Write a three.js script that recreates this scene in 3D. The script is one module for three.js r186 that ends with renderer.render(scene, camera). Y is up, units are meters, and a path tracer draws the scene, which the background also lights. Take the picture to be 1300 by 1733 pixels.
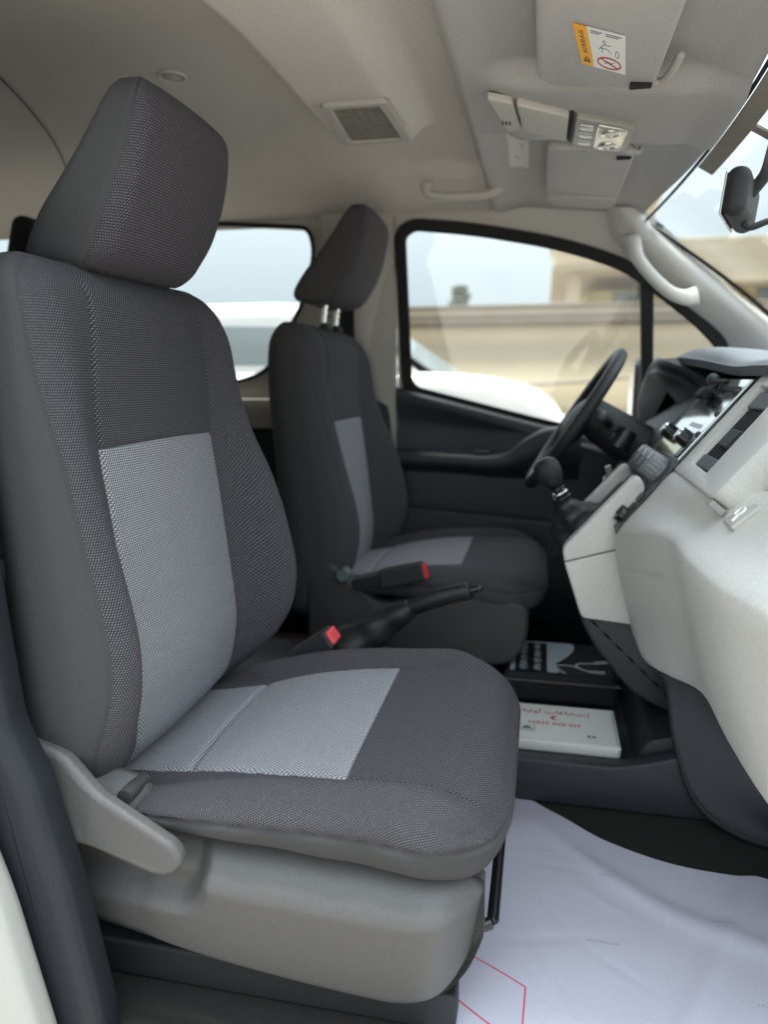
import * as THREE from 'three';
import { mergeGeometries, mergeVertices, toCreasedNormals } from 'three/addons/utils/BufferGeometryUtils.js';
import { RoundedBoxGeometry } from 'three/addons/geometries/RoundedBoxGeometry.js';

// ---------------------------------------------------------------- camera, sky, sun, exposure
// x = forward in the van, y = up from the cabin floor, z = towards the open passenger door. Metres.
const scene = new THREE.Scene();
const camera = new THREE.PerspectiveCamera(69.41, 769 / 1024, 0.02, 400);
camera.position.set(0, 0.88, 1.6);
{
  const pitch = THREE.MathUtils.degToRad(-10.2), yaw = THREE.MathUtils.degToRad(12);
  camera.lookAt(-Math.sin(yaw) * Math.cos(pitch), 0.88 + Math.sin(pitch), 1.6 - Math.cos(yaw) * Math.cos(pitch));
}
camera.focus = 1.12;
camera.userData.fStop = 2.35;

const SKY_H = [0.232, 0.286, 0.303], SKY_Z = [1.55, 1.75, 1.86];   // hazy bright sky: pale at the horizon, brighter overhead
{
  const w = 64, h = 128, d = new Float32Array(w * h * 4);
  for (let j = 0; j < h; j++) {
    const el = Math.sin(((j + 0.5) / h - 0.5) * Math.PI), t = Math.pow(Math.max(0, el), 1.4);
    for (let i = 0; i < w; i++) for (let k = 0; k < 4; k++) d[(j * w + i) * 4 + k] = k === 3 ? 1 : SKY_H[k] + (SKY_Z[k] - SKY_H[k]) * t;
  }
  const sky = new THREE.DataTexture(d, w, h, THREE.RGBAFormat, THREE.FloatType);
  sky.mapping = THREE.EquirectangularReflectionMapping; sky.magFilter = THREE.LinearFilter; sky.needsUpdate = true;
  scene.background = sky; scene.environment = sky;
}
const sun = new THREE.DirectionalLight(new THREE.Color(1, 0.95, 0.87), 3.2);
sun.position.set(-1.2, 9, -0.3); sun.target.position.set(0, 0, 0);
sun.castShadow = true; sun.shadow.radius = 24; sun.shadow.mapSize.set(2048, 2048);
Object.assign(sun.shadow.camera, { left: -14, right: 14, top: 14, bottom: -14, near: 0.1, far: 60 });
scene.add(sun, sun.target);
const renderer = new THREE.WebGLRenderer({ antialias: true });
renderer.toneMapping = THREE.LinearToneMapping;
renderer.toneMappingExposure = 2.45;
renderer.shadowMap.enabled = true;

// ---------------------------------------------------------------- helpers
function mulberry(a) { return () => { a |= 0; a = a + 0x6D2B79F5 | 0; let t = Math.imul(a ^ a >>> 15, 1 | a); t = t + Math.imul(t ^ t >>> 7, 61 | t) ^ t; return ((t ^ t >>> 14) >>> 0) / 4294967296; }; }
const lerp = (a, b, t) => a + (b - a) * t, clamp = (v, a, b) => Math.min(b, Math.max(a, v));
const sstep = (a, b, v) => { const t = clamp((v - a) / (b - a), 0, 1); return t * t * (3 - 2 * t); };
const gauss = (g, s) => Math.exp(-(g / s) * (g / s));
function curve(pts) {                                   // smooth 1-D interpolation through [x, y] pairs
  const X = pts.map(p => p[0]), Y = pts.map(p => p[1]), n = X.length, m = [];
  for (let i = 0; i < n; i++) { const a = Math.max(0, i - 1), b = Math.min(n - 1, i + 1); m[i] = (Y[b] - Y[a]) / (X[b] - X[a]); }
  return x => {
    if (x <= X[0]) return Y[0]; if (x >= X[n - 1]) return Y[n - 1];
    let i = 0; while (x > X[i + 1]) i++;
    const h = X[i + 1] - X[i], t = (x - X[i]) / h, t2 = t * t, t3 = t2 * t;
    return (2 * t3 - 3 * t2 + 1) * Y[i] + (t3 - 2 * t2 + t) * h * m[i] + (-2 * t3 + 3 * t2) * Y[i + 1] + (t3 - t2) * h * m[i + 1];
  };
}
const taken = new Map();
function numbered(name) { const k = taken.get(name) || 0; taken.set(name, k + 1); return k ? `${name}_${String(k).padStart(3, '0')}` : name; }
function mesh(name, geo, mat, parent) {
  const m = new THREE.Mesh(geo, mat); m.castShadow = m.receiveShadow = true;
  m.name = parent ? name : numbered(name); (parent || scene).add(m); return m;
}
function thing(name, label, category, [x, y, z] = [0, 0, 0], group) {
  const g = new THREE.Group(); g.name = numbered(name); g.position.set(x, y, z);
  g.userData = { label, category }; if (group) g.userData.group = group; scene.add(g); return g;
}
function tag(o, label, category, group) { Object.assign(o.userData, { label, category }); if (group) o.userData.group = group; return o; }
function struct(name, geo, mat, label) { const m = mesh(name, geo, mat); m.userData.kind = 'structure'; if (label) m.userData.label = label; return m; }

// plain-array mesh: pos, nor, uv, ref (undeformed position), idx
function softBox({ h, r, step, deform, uv }) {
  const G = { pos: [], nor: [], uv: [], ref: [], idx: [] }, key = new Map(), keyOf = [];
  const N = h.map(v => Math.max(4, Math.round(2 * v / step)));
  for (let a = 0; a < 3; a++) for (const s of [-1, 1]) {
    const b = (a + 1) % 3, c = (a + 2) % 3, base = G.pos.length / 3, nb = N[b], nc = N[c];
    for (let i = 0; i <= nb; i++) for (let j = 0; j <= nc; j++) {
      const p = [0, 0, 0]; p[a] = s * h[a]; p[b] = (2 * i / nb - 1) * h[b]; p[c] = (2 * j / nc - 1) * h[c];
      const n = [0, 0, 0], q = [0, 0, 0]; let L = 0;
      for (let k = 0; k < 3; k++) { q[k] = clamp(p[k], -(h[k] - r[k]), h[k] - r[k]); n[k] = (p[k] - q[k]) / r[k]; L += n[k] * n[k]; }
      L = Math.sqrt(L) || 1; const R = [0, 0, 0];
      for (let k = 0; k < 3; k++) { n[k] /= L; R[k] = q[k] + n[k] * r[k]; }
      const o = deform(R[0], R[1], R[2], n);
      G.pos.push(...o); G.ref.push(...R); G.nor.push(0, 0, 0); G.uv.push(...uv(p, a, s));
      const kk = p.map(v => Math.round(v * 1e5)).join(); if (!key.has(kk)) key.set(kk, key.size); keyOf.push(key.get(kk));
    }
    for (let i = 0; i < nb; i++) for (let j = 0; j < nc; j++) {
      const v = base + i * (nc + 1) + j, w = v + nc + 1;
      if (s > 0) G.idx.push(v, w, v + 1, w, w + 1, v + 1); else G.idx.push(v, v + 1, w, w, v + 1, w + 1);
    }
  }
  const acc = new Float64Array(key.size * 3), P = G.pos;
  for (let t = 0; t < G.idx.length; t += 3) {
    const [A, B, C] = [G.idx[t] * 3, G.idx[t + 1] * 3, G.idx[t + 2] * 3];
    const ux = P[B] - P[A], uy = P[B + 1] - P[A + 1], uz = P[B + 2] - P[A + 2], vx = P[C] - P[A], vy = P[C + 1] - P[A + 1], vz = P[C + 2] - P[A + 2];
    const nx = uy * vz - uz * vy, ny = uz * vx - ux * vz, nz = ux * vy - uy * vx;
    for (const q of [A, B, C]) { const k = keyOf[q / 3] * 3; acc[k] += nx; acc[k + 1] += ny; acc[k + 2] += nz; }
  }
  for (let i = 0; i < keyOf.length; i++) { const k = keyOf[i] * 3, L = Math.hypot(acc[k], acc[k + 1], acc[k + 2]) || 1; for (let c = 0; c < 3; c++) G.nor[i * 3 + c] = acc[k + c] / L; }
  return G;
}
function cut(G, f) {                                     // splits along f = 0: [f > 0, f < 0]
  const n = G.pos.length / 3, val = new Float64Array(n);
  for (let i = 0; i < n; i++) { const i3 = i * 3; val[i] = f(G.ref[i3], G.ref[i3 + 1], G.ref[i3 + 2], G.pos[i3], G.pos[i3 + 1], G.pos[i3 + 2]) || 1e-9; }
  const out = [0, 1].map(() => ({ pos: [], nor: [], uv: [], ref: [], idx: [], map: new Map() }));
  const put = (o, a, b, t) => {
    const id = b === undefined ? a : a < b ? `${a}_${b}` : `${b}_${a}`;
    let k = o.map.get(id); if (k !== undefined) return k;
    k = o.pos.length / 3; o.map.set(id, k);
    for (const [name, w] of [['pos', 3], ['nor', 3], ['uv', 2], ['ref', 3]]) for (let c = 0; c < w; c++) o[name].push(b === undefined ? G[name][a * w + c] : lerp(G[name][a * w + c], G[name][b * w + c], t));
    return k;
  };
  for (let t = 0; t < G.idx.length; t += 3) {
    const tri = [G.idx[t], G.idx[t + 1], G.idx[t + 2]];
    for (let side = 0; side < 2; side++) {
      const sg = side ? -1 : 1, o = out[side], poly = [];
      for (let e = 0; e < 3; e++) {
        const a = tri[e], b = tri[(e + 1) % 3], va = val[a] * sg, vb = val[b] * sg;
        if (va > 0) poly.push(put(o, a));
        if ((va > 0) !== (vb > 0)) { const t2 = va / (va - vb); poly.push(a < b ? put(o, a, b, t2) : put(o, b, a, 1 - t2)); }
      }
      for (let k = 2; k < poly.length; k++) o.idx.push(poly[0], poly[k - 1], poly[k]);
    }
  }
  return out;
}
function geoOf(G) {
  const g = new THREE.BufferGeometry();
  g.setAttribute('position', new THREE.Float32BufferAttribute(G.pos, 3));
  g.setAttribute('normal', new THREE.Float32BufferAttribute(G.nor, 3));
  g.setAttribute('uv', new THREE.Float32BufferAttribute(G.uv, 2));
  g.setIndex(G.idx); return g;
}
// smooth sheet through a grid of control points [row][col] = [x, y, z]; thick > 0 closes it to a shell
function patch(ctrl, nr, nc, thick = 0, bump) {
  const rows = ctrl.length, cols = ctrl[0].length;
  const cr = (p0, p1, p2, p3, t) => 0.5 * (2 * p1 + (p2 - p0) * t + (2 * p0 - 5 * p1 + 4 * p2 - p3) * t * t + (3 * p1 - p0 - 3 * p2 + p3) * t * t * t);
  const at = (r, c) => { r = clamp(r, 0, rows - 1); c = clamp(c, 0, cols - 1); return ctrl[r][c]; };
  const ev = (u, v) => {
    let i = Math.min(rows - 2, Math.floor(u)), j = Math.min(cols - 2, Math.floor(v)); const a = u - i, b = v - j, o = [0, 0, 0];
    const E = (r, c, k) => {                              // linear extrapolation past the border
      let R = r, C = c;
      if (r < 0) return 2 * E(0, c, k) - E(1, c, k); if (r >= rows) return 2 * E(rows - 1, c, k) - E(rows - 2, c, k);
      if (c < 0) return 2 * E(r, 0, k) - E(r, 1, k); if (c >= cols) return 2 * E(r, cols - 1, k) - E(r, cols - 2, k);
      return at(R, C)[k];
    };
    for (let k = 0; k < 3; k++) { const q = []; for (let r = -1; r < 3; r++) q.push(cr(E(i + r, j - 1, k), E(i + r, j, k), E(i + r, j + 1, k), E(i + r, j + 2, k), b)); o[k] = cr(q[0], q[1], q[2], q[3], a); }
    return o;
  };
  const P = [], uv = [];
  for (let i = 0; i <= nr; i++) { P.push([]); for (let j = 0; j <= nc; j++) P[i].push(ev(i / nr * (rows - 1), j / nc * (cols - 1))); }
  return sheet(P, thick, bump);
}
function sheet(P, thick = 0, bump) {                      // grid of points -> geometry with uv in metres
  const nr = P.length - 1, nc = P[0].length - 1, pos = [], uv = [], idx = [];
  const nrm = (i, j) => {
    const a = P[Math.min(nr, i + 1)][j], b = P[Math.max(0, i - 1)][j], c = P[i][Math.min(nc, j + 1)], d = P[i][Math.max(0, j - 1)];
    const u = [a[0] - b[0], a[1] - b[1], a[2] - b[2]], v = [c[0] - d[0], c[1] - d[1], c[2] - d[2]];
    const n = [u[1] * v[2] - u[2] * v[1], u[2] * v[0] - u[0] * v[2], u[0] * v[1] - u[1] * v[0]], L = Math.hypot(...n) || 1; return n.map(x => x / L);
  };
  const NN = P.map((row, i) => row.map((_, j) => nrm(i, j)));
  if (bump) P = P.map((row, i) => row.map((p, j) => { const d = bump(...p); return p.map((x, k) => x + NN[i][j][k] * d); }));
  const row0 = [0]; for (let i = 1; i <= nr; i++) row0.push(row0[i - 1] + Math.hypot(...P[i][nc >> 1].map((x, k) => x - P[i - 1][nc >> 1][k])));
  const col0 = [0]; for (let j = 1; j <= nc; j++) col0.push(col0[j - 1] + Math.hypot(...P[nr >> 1][j].map((x, k) => x - P[nr >> 1][j - 1][k])));
  for (let i = 0; i <= nr; i++) for (let j = 0; j <= nc; j++) { pos.push(...P[i][j]); uv.push(col0[j], row0[i]); }
  const W = nc + 1, V = (nr + 1) * W;
  for (let i = 0; i < nr; i++) for (let j = 0; j < nc; j++) { const v = i * W + j; idx.push(v, v + W, v + 1, v + W, v + W + 1, v + 1); }
  if (thick) {
    for (let i = 0; i <= nr; i++) for (let j = 0; j <= nc; j++) { pos.push(...P[i][j].map((x, k) => x - NN[i][j][k] * thick)); uv.push(col0[j], row0[i]); }
    for (let i = 0; i < nr; i++) for (let j = 0; j < nc; j++) { const v = V + i * W + j; idx.push(v, v + 1, v + W, v + W, v + 1, v + W + 1); }
    const rim = []; for (let j = 0; j < nc; j++) rim.push(j); for (let i = 0; i < nr; i++) rim.push(i * W + nc); for (let j = nc; j > 0; j--) rim.push(nr * W + j); for (let i = nr; i > 0; i--) rim.push(i * W);
    const base = pos.length / 3;                          // own vertices so that the edge stays crisp
    for (const v of rim) { pos.push(pos[v * 3], pos[v * 3 + 1], pos[v * 3 + 2], pos[(v + V) * 3], pos[(v + V) * 3 + 1], pos[(v + V) * 3 + 2]); uv.push(uv[v * 2], uv[v * 2 + 1], uv[v * 2] + thick, uv[v * 2 + 1] + thick); }
    for (let k = 0; k < rim.length; k++) { const a = base + k * 2, b = base + ((k + 1) % rim.length) * 2; idx.push(a, b, a + 1, b, b + 1, a + 1); }
  }
  const g = new THREE.BufferGeometry(); g.setAttribute('position', new THREE.Float32BufferAttribute(pos, 3)); g.setAttribute('uv', new THREE.Float32BufferAttribute(uv, 2)); g.setIndex(idx); g.computeVertexNormals(); return g;
}
// closed outline with rounded corners; pts [x, y, r?]
function outline(pts, r = 0.01, seg = 6) {
  const out = [], n = pts.length;
  for (let i = 0; i < n; i++) {
    const p = pts[i], a = pts[(i + n - 1) % n], b = pts[(i + 1) % n], R = p[2] ?? r;
    const da = [a[0] - p[0], a[1] - p[1]], db = [b[0] - p[0], b[1] - p[1]], la = Math.hypot(...da), lb = Math.hypot(...db), c = Math.min(R, la * 0.48, lb * 0.48);
    if (c < 1e-5) { out.push(new THREE.Vector2(p[0], p[1])); continue; }
    const s = [p[0] + da[0] / la * c, p[1] + da[1] / la * c], e = [p[0] + db[0] / lb * c, p[1] + db[1] / lb * c];
    for (let k = 0; k <= seg; k++) { const t = k / seg, q = 1 - t; out.push(new THREE.Vector2(q * q * s[0] + 2 * q * t * p[0] + t * t * e[0], q * q * s[1] + 2 * q * t * p[1] + t * t * e[1])); }
  }
  return out;
}
// outline in the x-y plane extruded along z from z0 to z1 with rounded edges
function prism(pts, z0, z1, { r = 0.01, bevel = 0.004, holes = [], seg = 3, hr } = {}) {
  const s = new THREE.Shape(outline(pts, r)); for (const h of holes) s.holes.push(new THREE.Path(outline(h, hr ?? r)));
  const g = new THREE.ExtrudeGeometry(s, { depth: Math.max(1e-4, z1 - z0 - 2 * bevel), bevelEnabled: bevel > 0, bevelThickness: bevel, bevelSize: bevel, bevelOffset: -bevel, bevelSegments: seg, curveSegments: 8 });
  g.translate(0, 0, z0 + bevel); return toCreasedNormals(g, 0.5);
}
const box = (x0, x1, y0, y1, z0, z1, r = 0.004) => { const g = new RoundedBoxGeometry(x1 - x0, y1 - y0, z1 - z0, 3, Math.min(r, (x1 - x0) / 2.01, (y1 - y0) / 2.01, (z1 - z0) / 2.01)); g.translate((x0 + x1) / 2, (y0 + y1) / 2, (z0 + z1) / 2); return g; };
const V3 = a => new THREE.Vector3(...a);
function tube(pts, r, seg = 48, rad = 10, closed = false) {
  const c = new THREE.CatmullRomCurve3(pts.map(V3), closed, 'catmullrom', 0.5), g = new THREE.TubeGeometry(c, seg, r, rad, closed); if (closed) return g;
  const caps = [0, 1].map(t => { const s = new THREE.SphereGeometry(r, 10, 6); const p = c.getPoint(t); s.translate(p.x, p.y, p.z); return s; });
  return mergeGeometries([g, ...caps].map(x => x.index ? x.toNonIndexed() : x));
}
// loft: rings of points -> closed tube with capped ends
function loft(rings) {
  const n = rings[0].length, pos = [], idx = [];
  for (const R of rings) for (const p of R) pos.push(...p);
  for (let i = 0; i < rings.length - 1; i++) for (let j = 0; j < n; j++) { const a = i * n + j, b = i * n + (j + 1) % n; idx.push(a, a + n, b, b, a + n, b + n); }
  for (const [i, f] of [[0, 1], [rings.length - 1, 0]]) {
    const c = [0, 0, 0]; for (const p of rings[i]) for (let k = 0; k < 3; k++) c[k] += p[k] / n; const ci = pos.length / 3; pos.push(...c);
    for (let j = 0; j < n; j++) { const a = i * n + j, b = i * n + (j + 1) % n; if (f) idx.push(ci, a, b); else idx.push(ci, b, a); }
  }
  const g = new THREE.BufferGeometry(); g.setAttribute('position', new THREE.Float32BufferAttribute(pos, 3)); g.setIndex(idx); g.computeVertexNormals();
  const uv = []; for (let i = 0; i < pos.length; i += 3) uv.push(pos[i], pos[i + 1]); g.setAttribute('uv', new THREE.Float32BufferAttribute(uv, 2)); return g;
}
// frame: place geometry built in local axes (u, v, w) at origin o; columns of the basis are given vectors
function place(g, o, u, v) {
  const U = V3(u).normalize(), Vv = V3(v), W = new THREE.Vector3().crossVectors(U, Vv).normalize(), V2 = new THREE.Vector3().crossVectors(W, U);
  const m = new THREE.Matrix4().makeBasis(U, V2, W).setPosition(...o); return g.applyMatrix4(m);
}

// ---------------------------------------------------------------- textures (matter only: weave, grain, print)
function dataTex(w, h, f, srgb, repM = 1) {
  const d = new Uint8Array(w * h * 4);
  for (let j = 0; j < h; j++) for (let i = 0; i < w; i++) { const c = f(i, j), k = (j * w + i) * 4; for (let q = 0; q < 3; q++) d[k + q] = clamp(Math.round((Array.isArray(c) ? c[q] : c) * 255), 0, 255); d[k + 3] = 255; }
  const t = new THREE.DataTexture(d, w, h); t.wrapS = t.wrapT = THREE.RepeatWrapping; t.magFilter = THREE.LinearFilter; t.minFilter = THREE.LinearMipmapLinearFilter; t.generateMipmaps = true;
  if (srgb) t.colorSpace = THREE.SRGBColorSpace; t.repeat.set(1 / repM, 1 / repM); t.needsUpdate = true; return t;
}
function noiseTile(n, cells, seed) {                      // tiling value noise, 0..1
  const r = mulberry(seed), g = Array.from({ length: cells * cells }, r);
  return (i, j) => {
    const x = i / n * cells, y = j / n * cells, a = Math.floor(x), b = Math.floor(y), fx = x - a, fy = y - b, sx = fx * fx * (3 - 2 * fx), sy = fy * fy * (3 - 2 * fy);
    const q = (u, v) => g[((v % cells) + cells) % cells * cells + ((u % cells) + cells) % cells];
    return lerp(lerp(q(a, b), q(a + 1, b), sx), lerp(q(a, b + 1), q(a + 1, b + 1), sx), sy);
  };
}
// weave: rows of slanting oval stitches, alternate rows shifted half a stitch
function weave(i, j, n, nx, ny) {
  const y = j / n * ny, row = Math.floor(y), fy = y - row - 0.5, x = i / n * nx + (row % 2 ? 0.5 : 0), fx = x - Math.floor(x) - 0.5;
  return Math.max(0, 1 - Math.pow(Math.abs(fx + fy * 0.25) / 0.47, 2.2) - Math.pow(Math.abs(fy) / 0.5, 2.2));
}
const nA = noiseTile(256, 8, 3), nB = noiseTile(256, 64, 4), nC = noiseTile(256, 24, 5), nD = noiseTile(256, 128, 6);
const WN = 16, WM = 22, WT = 0.077;                       // stitches per tile and tile size: 4.8 x 3.5 mm stitches
const weaveTone = (lo, hi, vary) => dataTex(256, 256, (i, j) => { const w = Math.pow(weave(i, j, 256, WN, WM), 0.8), v = 1 + (nB(i, j) - 0.5) * vary; return lo.map((l, k) => lerp(l, hi[k], w) * v); }, true, WT);
const weaveBump = dataTex(256, 256, (i, j) => weave(i, j, 256, WN, WM), false, WT);
const weaveDark = weaveTone([0.11, 0.11, 0.122], [0.465, 0.453, 0.478], 0.25), weaveLight = weaveTone([0.33, 0.335, 0.355], [0.80, 0.80, 0.82], 0.16);
const knitBump = dataTex(256, 256, (i, j) => 0.5 * nD(i, j) + 0.3 * nB(i, j) + 0.2 * nC(i, j), false, 0.05);
const knitTone = dataTex(256, 256, (i, j) => { const v = 0.86 + 0.14 * (0.6 * nD(i, j) + 0.4 * nC(i, j)); return [v, v, v]; }, true, 0.06);
const grainBump = dataTex(256, 256, (i, j) => 0.6 * nD(i, j) + 0.4 * nB(i, j), false, 0.09);
const mottle = dataTex(256, 256, (i, j) => { const v = 0.9 + 0.1 * (0.3 * nB(i, j) + 0.7 * nD(i, j)); return [v, v * 0.998, v * 0.995]; }, true, 0.16);
const liner = dataTex(256, 256, (i, j) => { const v = 0.87 + 0.13 * (0.35 * nB(i, j) + 0.65 * nD(i, j)); return [v, v * 0.995, v * 0.985]; }, true, 0.14);
const roughVar = dataTex(256, 256, (i, j) => 0.75 + 0.25 * (0.5 * nA(i, j) + 0.5 * nC(i, j)), false, 0.5);
const carpetTone = dataTex(256, 256, (i, j) => { const v = 0.5 + 0.5 * (0.7 * nD(i, j) + 0.3 * nB(i, j)); return [v, v, v]; }, true, 0.12);
const groundTone = dataTex(256, 256, (i, j) => { const v = 0.78 + 0.22 * (0.4 * nA(i, j) + 0.35 * nC(i, j) + 0.25 * nD(i, j)); return [v, v * 0.985, v * 0.96]; }, true, 6);
const stained = dataTex(256, 256, (i, j) => { const a = nA(i, j), s = 0.62 + 0.38 * sstep(0.25, 0.7, 0.6 * a + 0.4 * nC(i, j)), c = 0.9 + 0.1 * nD(i, j), st = 1 - 0.22 * sstep(0.6, 0.9, nC(i, (j >> 3) + 40)); return [s * c * st, s * c * st * 0.985, s * c * st * 0.955]; }, true, 5);
const M = (r, g, b, o = {}) => { const m = new THREE.MeshPhysicalMaterial({ roughness: 0.6, side: THREE.DoubleSide, ...o }); m.color.setRGB(r, g, b); return m; };
const mat = {
  meshDark: M(0.96, 0.935, 0.955, { map: weaveDark, bumpMap: weaveBump, bumpScale: 0.0014, roughness: 0.9, sheen: 0.2 }),
  insert: M(0.96, 0.96, 0.975, { map: weaveLight, bumpMap: weaveBump, bumpScale: 0.0011, roughness: 0.85, sheen: 0.2 }),
  insertShaded: M(0.90, 0.87, 0.89, { map: weaveLight, bumpMap: weaveBump, bumpScale: 0.0007, roughness: 0.85, sheen: 0.2 }),  // same cloth as insert; darker look of light on the nap painted in
  smooth: M(0.060, 0.057, 0.060, { map: knitTone, bumpMap: knitBump, bumpScale: 0.0004, roughness: 0.95, sheen: 0.3 }),
  seatTrim: M(0.100, 0.097, 0.098, { map: mottle, bumpMap: grainBump, bumpScale: 0.0004, roughness: 0.5 }),
  darkTrim: M(0.046, 0.045, 0.045, { map: mottle, bumpMap: grainBump, bumpScale: 0.00025, roughness: 0.6 }),
  black: M(0.018, 0.0185, 0.02, { bumpMap: grainBump, bumpScale: 0.0003, roughness: 0.5 }),
  doorTrim: M(0.024, 0.025, 0.032, { bumpMap: grainBump, bumpScale: 0.0004, roughness: 0.5 }),
  softBlack: M(0.010, 0.010, 0.011, { roughness: 0.85 }),
  gloss: M(0.012, 0.012, 0.014, { roughness: 0.18 }),
  rubber: M(0.009, 0.012, 0.018, { bumpMap: grainBump, bumpScale: 0.0003, roughness: 0.62 }),
  leather: M(0.012, 0.0125, 0.014, { bumpMap: knitBump, bumpScale: 0.0005, roughness: 0.4 }),
  liner: M(0.71, 0.675, 0.625, { map: liner, bumpMap: knitBump, bumpScale: 0.0005, roughness: 0.95 }),
  linerTrim: M(0.52, 0.495, 0.45, { map: mottle, bumpMap: grainBump, bumpScale: 0.0003, roughness: 0.6 }),
  vinyl: M(0.45, 0.435, 0.42, { map: mottle, bumpMap: grainBump, bumpScale: 0.0004, roughness: 0.6 }),
  pale: M(0.60, 0.588, 0.56, { map: mottle, bumpMap: grainBump, bumpScale: 0.0003, roughness: 0.45 }),
  dashTop: M(0.10, 0.115, 0.13, { bumpMap: grainBump, bumpScale: 0.0004, roughness: 0.5 }),
  stack: M(0.045, 0.055, 0.065, { bumpMap: grainBump, bumpScale: 0.0003, roughness: 0.4 }),
  carpet: M(0.035, 0.031, 0.028, { map: carpetTone, bumpMap: knitBump, bumpScale: 0.002, roughness: 1 }),
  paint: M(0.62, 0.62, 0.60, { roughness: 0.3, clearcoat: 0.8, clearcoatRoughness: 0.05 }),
  chrome: M(0.75, 0.75, 0.74, { metalness: 1, roughness: 0.18 }),
  plate: M(0.86, 0.88, 0.88, { metalness: 1, roughness: 0.06 }),
  red: M(0.62, 0.035, 0.045, { roughness: 0.35 }),
  redDark: M(0.25, 0.01, 0.012, { roughness: 0.5 }),
  glass: M(1, 1, 1, { transmission: 1, thickness: 0, roughness: 0, ior: 1.5 }),
  clear: M(0.9, 0.92, 0.93, { transmission: 0.85, thickness: 0, roughness: 0.15, ior: 1.45 }),
  ground: M(0.45, 0.43, 0.405, { map: groundTone, roughness: 0.95 }),
};

// ---------------------------------------------------------------- the setting: ground, van shell
function uvXZ(g, s = 1) { const p = g.attributes.position, u = []; for (let i = 0; i < p.count; i++) u.push(p.getX(i) * s, p.getZ(i) * s); g.setAttribute('uv', new THREE.Float32BufferAttribute(u, 2)); return g; }
const GY = -0.58;                                          // street level below the cabin floor
struct('ground', uvXZ(box(-90, 90, GY - 0.2, GY, -90, 90, 0.01)), mat.ground, 'pale dusty ground outside the van');

const tz = y => Math.max(0, y - 0.85) * 0.16;              // the sides lean inwards above the waistline
function lean(g, s = 1) { const p = g.attributes.position; for (let i = 0; i < p.count; i++) p.setZ(i, p.getZ(i) + s * tz(p.getY(i))); p.needsUpdate = true; g.computeVertexNormals(); return toCreasedNormals(g, 0.5); }
function offsetPoly(pts, d) {
  const n = pts.length; let A = 0; for (let i = 0; i < n; i++) { const a = pts[i], b = pts[(i + 1) % n]; A += a[0] * b[1] - b[0] * a[1]; }
  const s = A > 0 ? 1 : -1;
  return pts.map((p, i) => {
    const a = pts[(i + n - 1) % n], b = pts[(i + 1) % n], e1 = [p[0] - a[0], p[1] - a[1]], e2 = [b[0] - p[0], b[1] - p[1]], l1 = Math.hypot(...e1), l2 = Math.hypot(...e2);
    const n1 = [e1[1] / l1 * s, -e1[0] / l1 * s], n2 = [e2[1] / l2 * s, -e2[0] / l2 * s], k = 1 + n1[0] * n2[0] + n1[1] * n2[1];
    return [p[0] + (n1[0] + n2[0]) / k * d, p[1] + (n1[1] + n2[1]) / k * d, p[2]];
  });
}
struct('van_floor', uvXZ(box(-3.2, 1.08, -0.08, 0, -0.86, 0.84, 0.01)), mat.carpet, 'dark carpeted cabin floor');
struct('van_roof', box(-3.22, 0.30, 1.53, 1.56, -0.78, 0.78, 0.012), mat.paint, 'white outer roof of the van');
struct('firewall', box(1.0, 1.06, 0, 0.80, -0.85, 0.84, 0.01), mat.black, 'dark bulkhead in front of the footwell');
{ // rear end of the van with its window opening
  const g = prism([[-0.85, 0, 0], [0.84, 0, 0], [0.74, 1.5, 0.05], [-0.76, 1.5, 0.05]], -3.22, -3.16, { bevel: 0, holes: [[[-0.66, 0.86], [0.66, 0.86], [0.6, 1.36], [-0.6, 1.36]]], hr: 0.06 });
  const p = g.attributes.position; for (let i = 0; i < p.count; i++) p.setXYZ(i, p.getZ(i), p.getY(i), -p.getX(i)); g.computeVertexNormals();
  struct('rear_wall', toCreasedNormals(g, 0.5), mat.linerTrim, 'rear end of the cabin with a wide window');
}

// roof lining behind the front seats, with the lowered air duct that crosses the roof
const yRoof = (x, z) => {
  let y = 1.478 - 0.115 * Math.pow(Math.abs(z) / 0.8, 4);
  y -= 0.048 * sstep(-0.525, -0.497, x) * (1 - sstep(-0.345, -0.265, x)) * sstep(-0.30, -0.235, z) * (1 - sstep(0.60, 0.68, z));
  return y;
};
{
  const xs = []; for (let x = -3.16; x < -0.8; x += 0.06) xs.push(x); for (let x = -0.8; x < -0.145; x += 0.008) xs.push(x);
  const zs = []; for (let k = 0; k <= 150; k++) zs.push(-0.80 + 1.58 * k / 150);
  const hl = struct('headliner', sheet(xs.map(x => zs.map(z => [x, yRoof(x, z), z])), 0.02), mat.liner, 'taupe fabric roof lining behind the front seats');
  const seam = []; for (let k = 0; k <= 14; k++) { const t = k / 14, z = lerp(0.55, -0.42, t), x = -1.0 - 0.17 * t - 0.19 * t * t; seam.push([x, yRoof(x, z) - 0.0005, z]); }
  mesh('lining_seam', tube(seam, 0.0022, 60, 6), mat.darkTrim, hl);
}
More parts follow.
